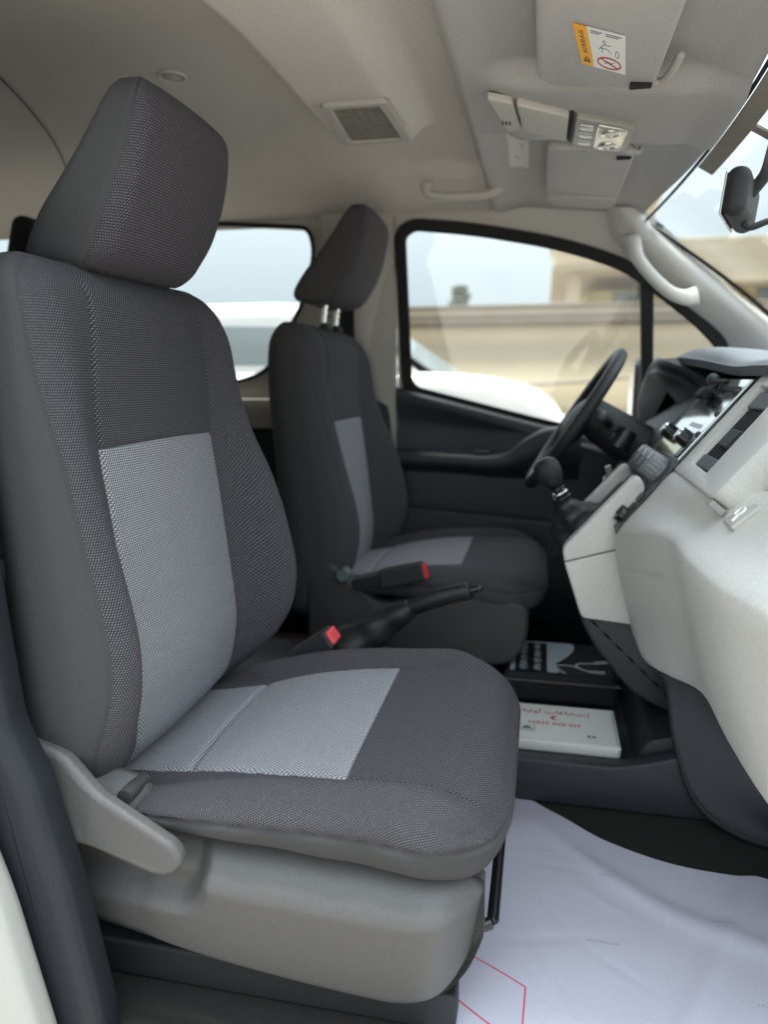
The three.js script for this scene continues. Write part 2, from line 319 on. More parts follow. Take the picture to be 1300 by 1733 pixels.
// lower front roof panel that carries visors and map lamps
const xFront = z => 0.315 - 0.055 * Math.pow(z / 0.74, 2);
const yPanel = (x, z) => {
  const con = sstep(-0.135, -0.095, z) * (1 - sstep(0.175, 0.235, z)), t = clamp((x + 0.18) / 0.49, 0, 1);
  return 1.402 - 0.05 * t - 0.030 * Math.pow(Math.abs(z) / 0.74, 6) + lerp(0.020, -0.014, con) * sstep(-0.16, -0.06, x) * (1 - 0.6 * sstep(0.2, 0.3, x)) - 0.012 * sstep(0.25, 0.31, x) + 0.028 * (1 - sstep(-0.185, -0.165, x));
};
{
  const P = []; for (let i = 0; i <= 90; i++) { const t = i / 90, row = []; for (let j = 0; j <= 160; j++) { const z = -0.745 + 1.49 * j / 160, x = lerp(-0.183 + 0.03 * Math.pow(Math.max(0, (-z - 0.35) / 0.4), 2), xFront(z), t); row.push([x, yPanel(x, z), z]); } P.push(row); }
  struct('front_headliner', sheet(P, 0.022), mat.vinyl, 'lower grey roof panel above the windscreen');
}

// far body side behind the driver's door
const REARWIN = [[-0.752, 1.352, 0.05], [-0.738, 1.285, 0.05], [-0.775, 1.15, 0.10], [-0.93, 0.905, 0.08], [-1.06, 0.868, 0.05], [-2.0, 0.85, 0], [-2.95, 0.85, 0.06], [-2.95, 1.43, 0.06], [-1.9, 1.415, 0], [-1.02, 1.373, 0]];
struct('side_wall_left', lean(prism([[-3.2, 0, 0], [-0.474, 0, 0], [-0.474, 1.42, 0], [-3.2, 1.48, 0]], -0.90, -0.855, { bevel: 0, holes: [REARWIN], hr: 0.05 })), mat.linerTrim, 'pale trim of the far body side around the rear window');
{
  const seal = tag(mesh('rear_window_seal', lean(prism(offsetPoly(REARWIN, 0.009), -0.862, -0.848, { bevel: 0.003, r: 0.05, holes: [REARWIN], hr: 0.05 })), mat.softBlack), 'thin black rubber seal round the long rear side window', 'window seal');
  const gl = tag(mesh('rear_side_window', lean(prism(REARWIN, -0.885, -0.8845, { bevel: 0, r: 0.05 })), mat.glass), 'clear glass of the long side window behind the driver seat', 'window');
  const low = struct('side_trim_lower', box(-3.2, -0.474, 0.0, 0.71, -0.85, -0.82, 0.01), mat.doorTrim, 'dark lower side trim behind the driver seat');
  struct('side_trim_ledge', prism([[-3.2, 0.712], [-0.78, 0.712], [-0.78, 0.79], [-0.86, 0.815], [-3.2, 0.80]], -0.853, -0.80, { bevel: 0.008, r: 0.015 }), mat.linerTrim, 'pale moulded ledge under the rear side window');
}
// B pillar trim between the two windows
struct('door_pillar_trim', patch([
  [[-0.70, 1.385, -0.745], [-0.60, 1.385, -0.735], [-0.50, 1.385, -0.745]],
  [[-0.70, 1.25, -0.785], [-0.60, 1.25, -0.758], [-0.492, 1.25, -0.785]],
  [[-0.70, 1.05, -0.825], [-0.59, 1.05, -0.795], [-0.485, 1.05, -0.822]],
  [[-0.74, 0.85, -0.852], [-0.60, 0.85, -0.815], [-0.482, 0.85, -0.85]]].map(r => r.slice().reverse()), 30, 16, 0.012), mat.linerTrim, 'taupe pillar trim between rear window and driver door');
struct('door_pillar_lower', box(-0.70, -0.48, 0.02, 0.86, -0.853, -0.805, 0.02), mat.doorTrim, 'dark lower pillar trim behind the driver seat');

// near body side: rear part, its window, the door seal and the painted door edge
struct('side_wall_right', lean(prism([[-3.2, 0, 0], [-0.80, 0, 0], [-0.80, 1.42, 0], [-3.2, 1.48, 0]], 0.80, 0.84, { bevel: 0, holes: [[[-2.95, 0.86], [-1.0, 0.88], [-0.95, 1.36], [-2.95, 1.40]]], hr: 0.06 }), -1), mat.linerTrim, 'near body side behind the open doorway');
const EDGE = [[-0.535, -0.14], [-0.538, 0.047], [-0.573, 0.243], [-0.596, 0.323], [-0.606, 0.371], [-0.640, 0.450], [-0.652, 0.571], [-0.672, 0.85], [-0.69, 1.42]];
tag(mesh('doorway_seal', lean(prism([...EDGE.map(p => [p[0], p[1], 0.02]), [-0.80, 1.42, 0], [-0.80, -0.14, 0]], 0.805, 0.868, { bevel: 0.022, r: 0.02, seg: 5 }), -1), mat.rubber), 'dark blue grey rubber trim along the open passenger doorway', 'door seal');
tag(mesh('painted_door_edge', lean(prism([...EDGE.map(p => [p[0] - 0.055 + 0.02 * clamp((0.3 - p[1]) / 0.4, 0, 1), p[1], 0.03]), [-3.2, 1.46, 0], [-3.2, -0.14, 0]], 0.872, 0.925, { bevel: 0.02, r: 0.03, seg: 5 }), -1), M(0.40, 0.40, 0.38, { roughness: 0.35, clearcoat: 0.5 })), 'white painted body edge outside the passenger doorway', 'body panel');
struct('doorway_header', lean(box(-0.69, 0.28, 1.36, 1.44, 0.74, 0.84, 0.02), -1), mat.linerTrim, 'roof rail above the open doorway');
struct('doorway_front', box(0.80, 1.06, -0.1, 0.86, 0.76, 0.86, 0.02), mat.paint, 'body side in front of the open doorway');

// ---------------------------------------------------------------- outside
{
  const wall = thing('boundary_wall', 'cream rendered boundary wall behind the parked white car', 'wall', [0, GY, -9]);
  mesh('wall_face', box(-45, 25, 0, 2.18, -0.25, 0, 0.01), M(0.70, 0.625, 0.47, { map: stained, roughness: 0.95 }), wall);
  mesh('coping', box(-45, 25, 2.18, 2.46, -0.32, 0.08, 0.02), M(0.30, 0.265, 0.215, { map: stained, roughness: 0.95 }), wall);
  for (let k = 0; k < 4; k++) mesh('pier', box(-22 + k * 4.4, -21.7 + k * 4.4, 0.0, 2.17, 0, 0.07, 0.01), M(0.62, 0.55, 0.41, { roughness: 0.95 }), wall);
  const b = thing('flat_roofed_building', 'pale yellow building with a jutting flat upper floor beyond the boundary wall', 'building', [0, GY, -16]);
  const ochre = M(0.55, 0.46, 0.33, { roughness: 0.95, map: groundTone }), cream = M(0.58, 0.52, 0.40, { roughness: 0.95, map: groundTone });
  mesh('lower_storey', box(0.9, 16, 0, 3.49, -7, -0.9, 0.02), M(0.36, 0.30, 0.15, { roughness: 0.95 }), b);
  mesh('upper_storey', box(0.15, 2.2, 3.92, 5.2, -7, 0.2, 0.02), ochre, b);
  mesh('upper_storey', box(2.22, 16, 3.5, 4.42, -7, 0.1, 0.02), cream, b);
  mesh('roof_slab', box(0.05, 2.3, 5.2, 5.3, -7.1, 0.3, 0.02), cream, b);
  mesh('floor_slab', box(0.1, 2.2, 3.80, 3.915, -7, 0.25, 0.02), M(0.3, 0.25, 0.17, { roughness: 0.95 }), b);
  for (const x of [1.5, 2.6, 4.6, 6.4, 8.2, 10.2]) mesh('window', box(x, x + 0.75, 2.35, 3.45, -0.92, -0.86, 0.01), M(0.10, 0.12, 0.11, { roughness: 0.15 }), b);
  mesh('column', box(0.45, 0.75, 0, 3.80, -0.5, -0.2, 0.02), cream, b);
  tag(mesh('wall_cable', tube([[-9, GY + 2.0, -8.86], [-5, GY + 1.75, -8.84], [-2.2, GY + 1.45, -8.82], [-0.6, GY + 1.38, -8.82], [1.2, GY + 1.5, -8.84], [4, GY + 1.95, -8.86]], 0.03, 60, 6), M(0.25, 0.22, 0.18)), 'dark cable sagging across the cream boundary wall', 'cable');
  const tr = thing('small_tree', 'tip of a small dark tree above the boundary wall', 'tree', [-1.62, GY, -13]);
  mesh('trunk', new THREE.CylinderGeometry(0.05, 0.09, 2.6, 8).translate(0, 1.3, 0), M(0.12, 0.09, 0.06), tr);
  const rnd = mulberry(11), leaves = [];
  for (let k = 0; k < 420; k++) { const a = rnd() * 6.283, r = Math.sqrt(rnd()) * 0.28, y = 2.45 + rnd() * 0.75, w = 0.5 - Math.abs(y - 2.8) / 0.9; const g = new THREE.PlaneGeometry(0.08, 0.05); g.rotateX(rnd() * 3); g.rotateY(rnd() * 6); g.translate(Math.cos(a) * r * (0.4 + w), y, Math.sin(a) * r * (0.4 + w)); leaves.push(g); }
  mesh('crown', mergeGeometries(leaves), M(0.07, 0.10, 0.06), tr);
}
{ // white off-road car parked alongside; its bonnet shows in the driver's window, its cabin in the rear one
  const car = thing('parked_car', 'white off-road car parked beside the van', 'car', [0.22, GY, -2.55]);
  const body = prism([[-4.75, 0.45, 0.1], [-4.7, 1.38, 0.15], [-4.55, 1.48, 0.1], [-0.90, 1.50, 0.1], [-0.50, 1.48, 0.2], [-0.12, 1.34, 0.2], [-0.02, 1.02, 0.1], [0.0, 0.5, 0.1], [-0.25, 0.42, 0.05], [-0.42, 0.75, 0.1], [-0.75, 0.92, 0.2], [-1.1, 0.75, 0.1], [-1.25, 0.40, 0.05], [-3.45, 0.40, 0.05], [-3.6, 0.75, 0.1], [-3.95, 0.92, 0.2], [-4.3, 0.75, 0.1], [-4.45, 0.45, 0.05]], -1.82, 0, { bevel: 0.09, r: 0.08, seg: 5 });
  mesh('body', body, mat.paint, car);
  const cab = [[-4.6, 1.40], [-4.50, 1.82], [-4.2, 1.90], [-1.75, 1.91], [-1.42, 1.87], [-0.86, 1.44]];
  mesh('cabin', prism(cab, -1.70, -0.12, { bevel: 0.09, r: 0.12, seg: 5 }), mat.paint, car);
  const gl = M(0.20, 0.23, 0.235, { roughness: 0.08 });
  for (const q of [[[-4.35, 1.54], [-4.3, 1.77], [-3.15, 1.78], [-3.15, 1.54]], [[-3.09, 1.54], [-3.09, 1.78], [-2.42, 1.78], [-2.42, 1.54]], [[-2.37, 1.54], [-2.37, 1.78], [-1.62, 1.76], [-1.14, 1.54]]]) mesh('side_window', prism(q, -0.135, -0.112, { bevel: 0.004, r: 0.05 }), gl, car);
  mesh('windscreen', sheet([[[-1.36, 1.845, -1.58], [-1.36, 1.845, -0.26]], [[-0.84, 1.49, -1.66], [-0.84, 1.49, -0.2]]], 0.012), M(0.35, 0.42, 0.43, { roughness: 0.08 }), car);
  for (const z of [-0.34, -1.72]) mesh('headlight', box(-0.30, -0.02, 1.02, 1.20, z, z + 0.24, 0.04), M(0.45, 0.46, 0.47, { roughness: 0.1, clearcoat: 1 }), car);
  mesh('grille', box(-0.05, 0.02, 0.95, 1.16, -1.42, -0.40, 0.02), M(0.12, 0.12, 0.12, { metalness: 0.6, roughness: 0.3 }), car);
  for (const [x, z] of [[-0.75, -0.2], [-3.95, -0.2], [-0.75, -1.62], [-3.95, -1.62]]) {
    const w = mesh('wheel', new THREE.TorusGeometry(0.28, 0.11, 14, 32).translate(x, 0.39, z), mat.softBlack, car);
    mesh('rim', new THREE.CylinderGeometry(0.22, 0.22, 0.12, 24).rotateX(Math.PI / 2).translate(x, 0.39, z), mat.chrome, w);
  }
}

// ---------------------------------------------------------------- front seats
const backFront = curve([[0.24, -0.640], [0.29, -0.606], [0.337, -0.580], [0.40, -0.568], [0.447, -0.565], [0.528, -0.573], [0.667, -0.589], [0.787, -0.604], [0.90, -0.608], [0.97, -0.612], [1.02, -0.626], [1.06, -0.66]]);
const backBolster = curve([[0.25, 0.0], [0.30, 0.014], [0.335, 0.035], [0.382, 0.068], [0.468, 0.100], [0.53, 0.112], [0.614, 0.104], [0.688, 0.084], [0.78, 0.056], [0.868, 0.036], [0.948, 0.020], [1.0, 0.004], [1.05, 0.0]]);
const cushTop = curve([[-0.66, 0.272], [-0.60, 0.284], [-0.52, 0.298], [-0.505, 0.301], [-0.42, 0.322], [-0.32, 0.337], [-0.24, 0.343], [-0.13, 0.349], [-0.07, 0.343], [-0.02, 0.330]]);
const insHalf = curve([[-0.62, 0.160], [-0.51, 0.168], [-0.38, 0.190], [-0.24, 0.205], [-0.10, 0.217], [0, 0.226]]);

function makeSeat(name, label, zc, o) {
  const root = thing(name, label, 'car seat', [o.dx, 0, zc], 'front seats of the van'), st = o.step, out = o.outSide;   // outSide: +1 when the door is on +z
  // ---- backrest
  const B = new THREE.Group(); B.name = 'backrest'; B.position.y = o.backDy; root.add(B);
  const hx = 0.08, y0 = 0.262, y1 = 1.043, hy = (y1 - y0) / 2, yc = (y0 + y1) / 2, hz = 0.293;
  const rear = curve([[0.25, o.rearLow], [0.45, o.rearLow], [0.72, lerp(o.rearLow, o.rearTop, 0.6)], [0.93, o.rearTop], [1.05, o.rearTop + 0.012]]);
  const zin = y => 0.180 - 0.010 * sstep(0.85, 1.03, y);
  const yIns = z => 0.785 - 0.1 * z * z;
  const defB = (X, Y, Z, n) => {
    const y = Y + yc, az = Math.abs(Z), narrow = 1 - 0.035 * sstep(0.80, 1.05, y) - 0.05 * (1 - sstep(0.28, 0.42, y));
    const bol = backBolster(y) * (Z * out > 0 ? o.outBolster : o.inBolster) * sstep(0.178, 0.255, az) * (1 - 0.25 * sstep(0.265, 0.295, az)) + 0.008 * Math.max(0, 1 - Math.pow(az / 0.18, 2));
    const f = backFront(y) + bol, rr = rear(y) - 0.012 * (1 - (Z / hz) * (Z / hz)), t = (X + hx) / (2 * hx);
    let x = lerp(rr, f, t), yy = y, z = Z * narrow;
    const fr = sstep(-0.02, 0.05, X);
    const groove = 0.0065 * (1 + 0.3 * Math.sin(y * 190) * Math.sin(y * 61 + Z * 20)) * gauss(az - zin(y), 0.0042) * fr + (az < zin(y) ? 0.004 * gauss(y - yIns(Z), 0.003) * fr : 0) + 0.0035 * gauss(X - sideSeam(y), 0.0035) * sstep(0.2, 0.25, az);
    const puff = 0.0035 * Math.sin(y * 23 + Z * 9) * fr * sstep(0.2, 0.26, az);
    x += n[0] * (puff - groove); z -= n[2] * groove; yy -= n[1] * groove;
    return [x, yy, z];
  };
  const sideSeam = y => 0.050 + 0.010 * sstep(0.30, 0.5, y) - 0.018 * sstep(0.75, 1.0, y);
  const G = softBox({ h: [hx, hy, hz], r: [0.066, 0.06, 0.062], step: st, deform: defB, uv: (p, a, s) => a === 0 ? [p[2] * s, p[1]] : a === 1 ? [p[2], s * (hy + (hx - p[0]))] : [s * (hz + (hx - p[0])), p[1]] });
  // front cloth (weave) / rest (plain knit): side seam runs round the flank and over the top
  const [front, rest] = cut(G, (X, Y, Z) => { const y = Y + yc, az = Math.abs(Z); return az > 0.20 ? X - sideSeam(y) : X - lerp(sideSeam(y), -0.03, sstep(0.2, 0.15, az) * sstep(0.9, 1.0, y)); });
  const [mid, wings] = cut(front, (X, Y, Z) => zin(Y + yc) - Math.abs(Z));
  const [upper, ins] = cut(mid, (X, Y, Z) => Y + yc - yIns(Z));
  const [wa, wb] = cut(wings, (X, Y, Z) => Z);
  const [ra, rb] = cut(rest, (X, Y, Z) => X + 0.06);
  mesh('upper_panel', geoOf(upper), mat.meshDark, B); mesh('insert_panel', geoOf(ins), mat.insert, B);
  mesh('side_bolster', geoOf(wa), mat.meshDark, B); mesh('side_bolster', geoOf(wb), mat.meshDark, B);
  mesh('flank_cover', geoOf(ra), mat.smooth, B); mesh('rear_cover', geoOf(rb), mat.smooth, B);
  // ---- headrest
  const H = new THREE.Group(); H.name = 'headrest'; H.position.set(o.headDx, o.headDy, 0); root.add(H);
  const hb = 1.030, ht = 1.280, hhy = (ht - hb) / 2, hyc = (ht + hb) / 2, hhx = 0.06, hhz = 0.152;
  const hFront = curve([[1.02, -0.628], [1.06, -0.598], [1.11, -0.568], [1.185, -0.541], [1.25, -0.530], [1.29, -0.535]]), hRear = curve([[1.03, -0.752], [1.08, -0.722], [1.17, -0.655], [1.285, -0.578]]);
  const hSeam = 0.036;
  const defH = (X, Y, Z, n) => {
    const y = Y + hyc, t = (X + hhx) / (2 * hhx), az = Math.abs(Z) / hhz, narrow = 1 - 0.07 * sstep(1.15, 1.28, y) - 0.06 * (1 - sstep(1.05, 1.12, y));
    let x = lerp(hRear(y), hFront(y) + 0.010 * (1 - az * az), t), z = Z * narrow;
    const gr = 0.004 * gauss(X - hSeam, 0.004) * (az > 0.6 ? 1 : 0);
    return [x - n[0] * gr, y - n[1] * gr + 0.012 * (1 - t) * (1 - sstep(1.06, 1.2, y)), z - n[2] * gr];
  };
  const GH = softBox({ h: [hhx, hhy, hhz], r: [0.030, 0.034, 0.024], step: st, deform: defH, uv: (p, a, s) => a === 0 ? [p[2] * s, p[1]] : a === 1 ? [p[2], s * (hhy + hhx - p[0])] : [s * (hhz + hhx - p[0]), p[1]] });
  const [hf, hs] = cut(GH, (X, Y, Z) => X - lerp(hSeam, -0.02, sstep(hhz - 0.016, hhz - 0.05, Math.abs(Z))));
  mesh('face_panel', geoOf(hf), mat.meshDark, H); mesh('side_cover', geoOf(hs), mat.smooth, H);
  for (const s of [-1, 1]) {
    mesh('post', tube([[-0.672, 0.99, 0.062 * s], [-0.667, 1.03, 0.062 * s], [-0.658, 1.09, 0.062 * s]], 0.0075, 12, 12), mat.chrome, H);
    for (let k = 0; k < 3; k++) mesh('post_notch', box(-0.662, -0.655, 1.012 + k * 0.016 - o.headDy * 0.2, 1.017 + k * 0.016 - o.headDy * 0.2, 0.0575 * s - 0.003, 0.0575 * s + 0.003, 0.001), mat.softBlack, H);
    mesh('post_guide', new THREE.CylinderGeometry(0.015, 0.017, 0.014, 18).translate(-0.669, 1.04 + o.backDy - o.headDy, 0.062 * s), mat.black, H);
  }
  // ---- cushion
  const C = new THREE.Group(); C.name = 'cushion'; C.position.y = o.cushDy; root.add(C);
  const cx0 = -0.665, cx1 = -0.006, chx = (cx1 - cx0) / 2, cxc = (cx0 + cx1) / 2, chy = 0.062, chz = 0.297;
  const cBot = curve([[-0.66, 0.255], [-0.45, 0.266], [-0.25, 0.256], [-0.066, 0.243], [0, 0.226]]);
  const seamY = curve([[-0.66, 0.288], [-0.518, 0.297], [-0.34, 0.308], [-0.18, 0.309], [-0.075, 0.302], [0, 0.300]]);
  const frontEdge = (x, z) => Math.abs(z) - insHalf(x);
  const defC = (X, Y, Z, n) => {
    const x = X + cxc, az = Math.abs(Z), t = (Y + chy) / (2 * chy);
    const bump = 0.016 * sstep(0.20, 0.25, az) * (1 - sstep(-0.14, -0.04, x)) * sstep(-0.64, -0.5, x) - 0.004 * gauss(az - 0.205, 0.03);
    let y = lerp(cBot(x), cushTop(x) + bump, t), z = Z * (0.955 + 0.045 * sstep(-0.62, -0.35, x));
    const top = sstep(0.25, 0.75, t), ih = insHalf(x);
    let gr = 0.005 * (1 + 0.3 * Math.sin(x * 180) * Math.sin(x * 57 + Z * 9)) * gauss(az - ih, 0.004) * top * (1 - sstep(-0.06, -0.02, x)) * sstep(-0.62, -0.55, x);
    if (az < ih) gr += 0.007 * gauss(x + 0.508 - 0.05 * (az / ih) * (az / ih) * 0.2, 0.005) * top + 0.0025 * gauss(x + 0.246, 0.003) * top;
    gr += 0.0035 * (1 + 0.4 * Math.sin(x * 130 + Z * 40)) * gauss(y - seamY(x), 0.0035) * (az > 0.22 || x > -0.08 ? 1 : 0);
    const wr = 0.0016 * Math.sin(x * 46 + Math.sin(Z * 30)) * (y < seamY(x) ? 1 : 0);
    const pull = sstep(-0.30, -0.02, x) * (0.050 * Math.pow(Math.max(0, az - 0.14) / 0.157, 2.2) + 0.030 * (1 - t));
    return [x - n[0] * gr - pull, y - n[1] * gr, z - n[2] * (gr - wr)];
  };
  const GC = softBox({ h: [chx, chy, chz], r: [0.075, 0.052, 0.058], step: st, deform: defC, uv: (p, a, s) => a === 1 ? [p[2], p[0]] : a === 0 ? [p[2], s * (chx + chy - p[1])] : [s * (chz + chy - p[1]), p[0]] });
  const [ctop, clow] = cut(GC, (X, Y, Z, x, y) => (Math.abs(Z) < 0.2 && X < 0 ? Y + chy * 0.2 : y - seamY(x)));
  const [cin, cout] = cut(ctop, (X, Y, Z, x) => Math.min(insHalf(X + cxc) - Math.abs(Z), -0.246 - (X + cxc)));
  const [cr, cf] = cut(cin, (X, Y, Z) => -0.508 - (X + cxc));
  mesh('insert_panel', geoOf(cf), mat.insertShaded, C); mesh('insert_rear_strip', geoOf(cr), mat.insert, C); mesh('top_cover', geoOf(cout), mat.meshDark, C); mesh('skirt_cover', geoOf(clow), mat.smooth, C);
  return { root, B, H, C };
}
const near = makeSeat('front_seat', 'nearest grey cloth front seat with light insert, beside the open door', 0.49, { dx: 0, step: 0.0034, outSide: 1, outBolster: 0.45, inBolster: 1, rearLow: -0.712, rearTop: -0.725, backDy: 0, cushDy: 0, headDx: 0, headDy: 0 });
const far = makeSeat('front_seat', 'far grey cloth front seat with raised headrest, behind the steering wheel', -0.485, { dx: 0.05, step: 0.0055, outSide: -1, outBolster: 1, inBolster: 0.62, rearLow: -0.715, rearTop: -0.748, backDy: -0.018, cushDy: 0.055, headDx: 0.022, headDy: 0.045 });

{ // near seat: moulded side shield, recliner lever, pedestal, slide bar, belt buckle
  const S = near.root, top = curve([[-0.70, 0.380], [-0.629, 0.361], [-0.588, 0.344], [-0.548, 0.336], [-0.527, 0.326], [-0.506, 0.288], [-0.446, 0.268], [-0.250, 0.257], [-0.052, 0.250]]), bot = curve([[-0.70, 0.104], [-0.594, 0.088], [-0.393, 0.054], [-0.19, 0.036], [-0.14, 0.042], [-0.10, 0.066], [-0.07, 0.105], [-0.05, 0.15]]);
  const X0 = -0.705, X1 = -0.050, hx = (X1 - X0) / 2, xc = (X0 + X1) / 2, hy = 0.10, hz = 0.036;
  const G = softBox({
    h: [hx, hy, hz], r: [0.026, 0.024, 0.024], step: 0.005, uv: (p, a, s) => a === 2 ? [p[0], p[1]] : a === 1 ? [p[0], s * (hy + hz - p[2])] : [s * (hx + hz - p[2]), p[1]],
    deform: (X, Y, Z, n) => {
      const x = X + xc, t = (Y + hy) / (2 * hy), y = lerp(bot(x), top(x), t), outer = sstep(-0.02, 0.03, Z);
      let z = 0.262 + Z + outer * (0.006 - (t > 0.74 ? 0.040 * Math.pow((t - 0.74) / 0.26, 1.6) : 0.036 * (0.74 - t) / 0.74) - 0.022 * sstep(0.14, 0.0, t));
      const sx = clamp(x, -0.80, -0.468), sy = lerp(0.235, 0.232, (sx + 0.8) / 0.33), d = Math.hypot(x - sx, (y - sy) * 0.8);   // scooped pocket behind the lever
      z -= 0.034 * outer * (1 - sstep(0.028, 0.060, d));
      z -= 0.05 * sstep(-0.13, -0.05, x) * sstep(-0.13, -0.05, x) * outer;
      return [x, y, z];
    },
  });
  mesh('side_shield', geoOf(G), mat.seatTrim, S);
  const lever = prism([[-0.72, 0.405, 0.02], [-0.662, 0.401, 0.03], [-0.606, 0.385, 0.03], [-0.580, 0.362, 0.02], [-0.556, 0.344, 0.02], [-0.444, 0.287, 0.02], [-0.431, 0.264, 0.02], [-0.451, 0.242, 0.02], [-0.474, 0.239, 0.02], [-0.564, 0.262, 0.03], [-0.590, 0.266, 0.03], [-0.615, 0.252, 0.03], [-0.72, 0.245, 0.02]], 0.296, 0.320, { bevel: 0.009, r: 0.02, seg: 6 });
  { const p = lever.attributes.position; for (let i = 0; i < p.count; i++) { const x = p.getX(i), y = p.getY(i); p.setZ(i, p.getZ(i) + 0.006 * sstep(-0.6, -0.46, x) - 0.25 * Math.max(0, y - 0.335)); } }
  { const lv = mergeVertices(lever.deleteAttribute('normal').deleteAttribute('uv'), 1e-4); lv.computeVertexNormals(); const p = lv.attributes.position, u = []; for (let i = 0; i < p.count; i++) u.push(p.getX(i), p.getY(i)); lv.setAttribute('uv', new THREE.Float32BufferAttribute(u, 2)); mesh('recliner_lever', lv, mat.seatTrim, S); }
  mesh('hinge_cover', new THREE.CylinderGeometry(0.011, 0.011, 0.05, 20).rotateX(Math.PI / 2).translate(-0.535, 0.322, 0.262), mat.darkTrim, S);
  mesh('pedestal', box(-0.70, -0.14, 0.004, 0.24, -0.24, 0.19, 0.02), mat.softBlack, S);
  mesh('slide_rail', box(-0.72, -0.085, 0.002, 0.06, 0.195, 0.245, 0.006), mat.black, S);
  mesh('slide_rail', box(-0.72, -0.10, 0.002, 0.045, -0.255, -0.215, 0.006), mat.black, S);
  mesh('slide_bar', tube([[-0.20, 0.150, 0.222], [-0.09, 0.156, 0.223], [-0.053, 0.158, 0.223], [-0.041, 0.160, 0.213], [-0.040, 0.160, 0.19], [-0.040, 0.160, -0.05], [-0.040, 0.160, -0.17], [-0.043, 0.160, -0.19], [-0.06, 0.158, -0.205], [-0.20, 0.150, -0.205]], 0.0085, 90, 12), mat.gloss, S);
  const bk = new THREE.Group(); bk.name = 'belt_buckle'; S.add(bk);
  const u = [0.82, 0.57, 0], v = [-0.57, 0.82, 0];
  mesh('buckle_body', place(new RoundedBoxGeometry(0.105, 0.042, 0.058, 4, 0.008), [-0.452, 0.325, -0.300], u, v), mat.black, bk);
  mesh('release_button', place(new RoundedBoxGeometry(0.012, 0.030, 0.046, 4, 0.005), [-0.4085, 0.3565, -0.300], u, v), M(0.85, 0.08, 0.10, { roughness: 0.4 }), bk);
  mesh('stalk', tube([[-0.49, 0.30, -0.30], [-0.54, 0.24, -0.295], [-0.57, 0.17, -0.28]], 0.012, 16, 8), mat.black, bk);
}
{ // driver seat: inboard side shield, pedestal, belt buckle
  const S = far.root;
  mesh('side_shield', prism([[-0.64, 0.43, 0.03], [-0.605, 0.432, 0.03], [-0.55, 0.395, 0.03], [-0.50, 0.345, 0.04], [-0.437, 0.308, 0.03], [-0.385, 0.322, 0.03], [-0.31, 0.342, 0.03], [-0.155, 0.340, 0.03], [-0.085, 0.335, 0.02], [-0.064, 0.315, 0.02], [-0.066, 0.23, 0.03], [-0.10, 0.17, 0.04], [-0.64, 0.10, 0.03]], 0.235, 0.292, { bevel: 0.013, r: 0.03, seg: 5 }), mat.darkTrim, S);
  mesh('pedestal', box(-0.66, -0.14, 0.004, 0.28, -0.24, 0.22, 0.02), mat.softBlack, S);
  const bk = new THREE.Group(); bk.name = 'belt_buckle'; S.add(bk);
  const u = [0.97, 0.24, 0], v = [-0.24, 0.97, 0];
  mesh('buckle_body', place(new RoundedBoxGeometry(0.115, 0.048, 0.03, 4, 0.006), [-0.375, 0.402, 0.338], u, v), mat.black, bk);
  mesh('release_button', place(new RoundedBoxGeometry(0.012, 0.036, 0.024, 3, 0.003), [-0.318, 0.416, 0.338], u, v), mat.red, bk);
  mesh('stalk', place(new RoundedBoxGeometry(0.10, 0.026, 0.014, 3, 0.004), [-0.455, 0.380, 0.338], [0.97, 0.22, 0], v), mat.softBlack, bk);
  mesh('height_knob', new THREE.CylinderGeometry(0.016, 0.018, 0.03, 20).rotateX(Math.PI / 2).translate(-0.535, 0.385, 0.30), M(0.12, 0.15, 0.15, { roughness: 0.4 }), S);
}
{ // rear bench: only a headrest tip shows
  const S = thing('rear_bench', 'dark rear seat whose headrest tip shows at the left edge', 'car seat', [-1.275, 0, -0.35]);
  mesh('cushion', box(-0.25, 0.28, 0.22, 0.40, -0.45, 0.45, 0.05), mat.smooth, S);
  mesh('backrest', place(new RoundedBoxGeometry(0.62, 0.13, 0.9, 5, 0.05), [-0.24, 0.68, 0], [-0.15, 1, 0], [1, 0.15, 0]), mat.smooth, S);
  mesh('headrest', place(new RoundedBoxGeometry(0.22, 0.07, 0.17, 5, 0.03), [-0.165, 1.215, 0], [0.30, 1, 0], [1, -0.3, 0]), mat.softBlack, S);
  for (const z of [-0.06, 0.06]) mesh('headrest_post', tube([[-0.21, 0.95, z], [-0.20, 1.13, z]], 0.007, 8, 10), mat.chrome, S);
  mesh('leg', box(-0.2, 0.2, 0, 0.22, -0.3, 0.3, 0.02), mat.softBlack, S);
}

// ---------------------------------------------------------------- driver's door
const GL = [[-0.445, 1.319, 0.03], [-0.412, 1.341, 0.03], [-0.229, 1.321, 0.1], [0.002, 1.277, 0.1], [0.142, 1.236, 0.1], [0.235, 1.199, 0.1], [0.337, 1.126, 0.1], [0.445, 1.043, 0.06], [0.510, 0.979, 0.04], [0.526, 0.935, 0.04], [0.503, 0.870, 0.05], [0.42, 0.72, 0.05], [0.335, 0.685, 0.05], [0.042, 0.736, 0.1], [-0.412, 0.848, 0.02], [-0.434, 0.875, 0.02]];
struct('door_surround', lean(prism([[-0.468, 0.5, 0], [1.05, 0.5, 0], [1.05, 0.76, 0], [0.66, 1.03, 0], [0.30, 1.34, 0], [0.22, 1.40, 0], [-0.468, 1.40, 0]], -0.90, -0.858, { bevel: 0, holes: [offsetPoly(GL, 0.018)], hr: 0.05 })), mat.linerTrim, 'pale metal frame around the driver window');
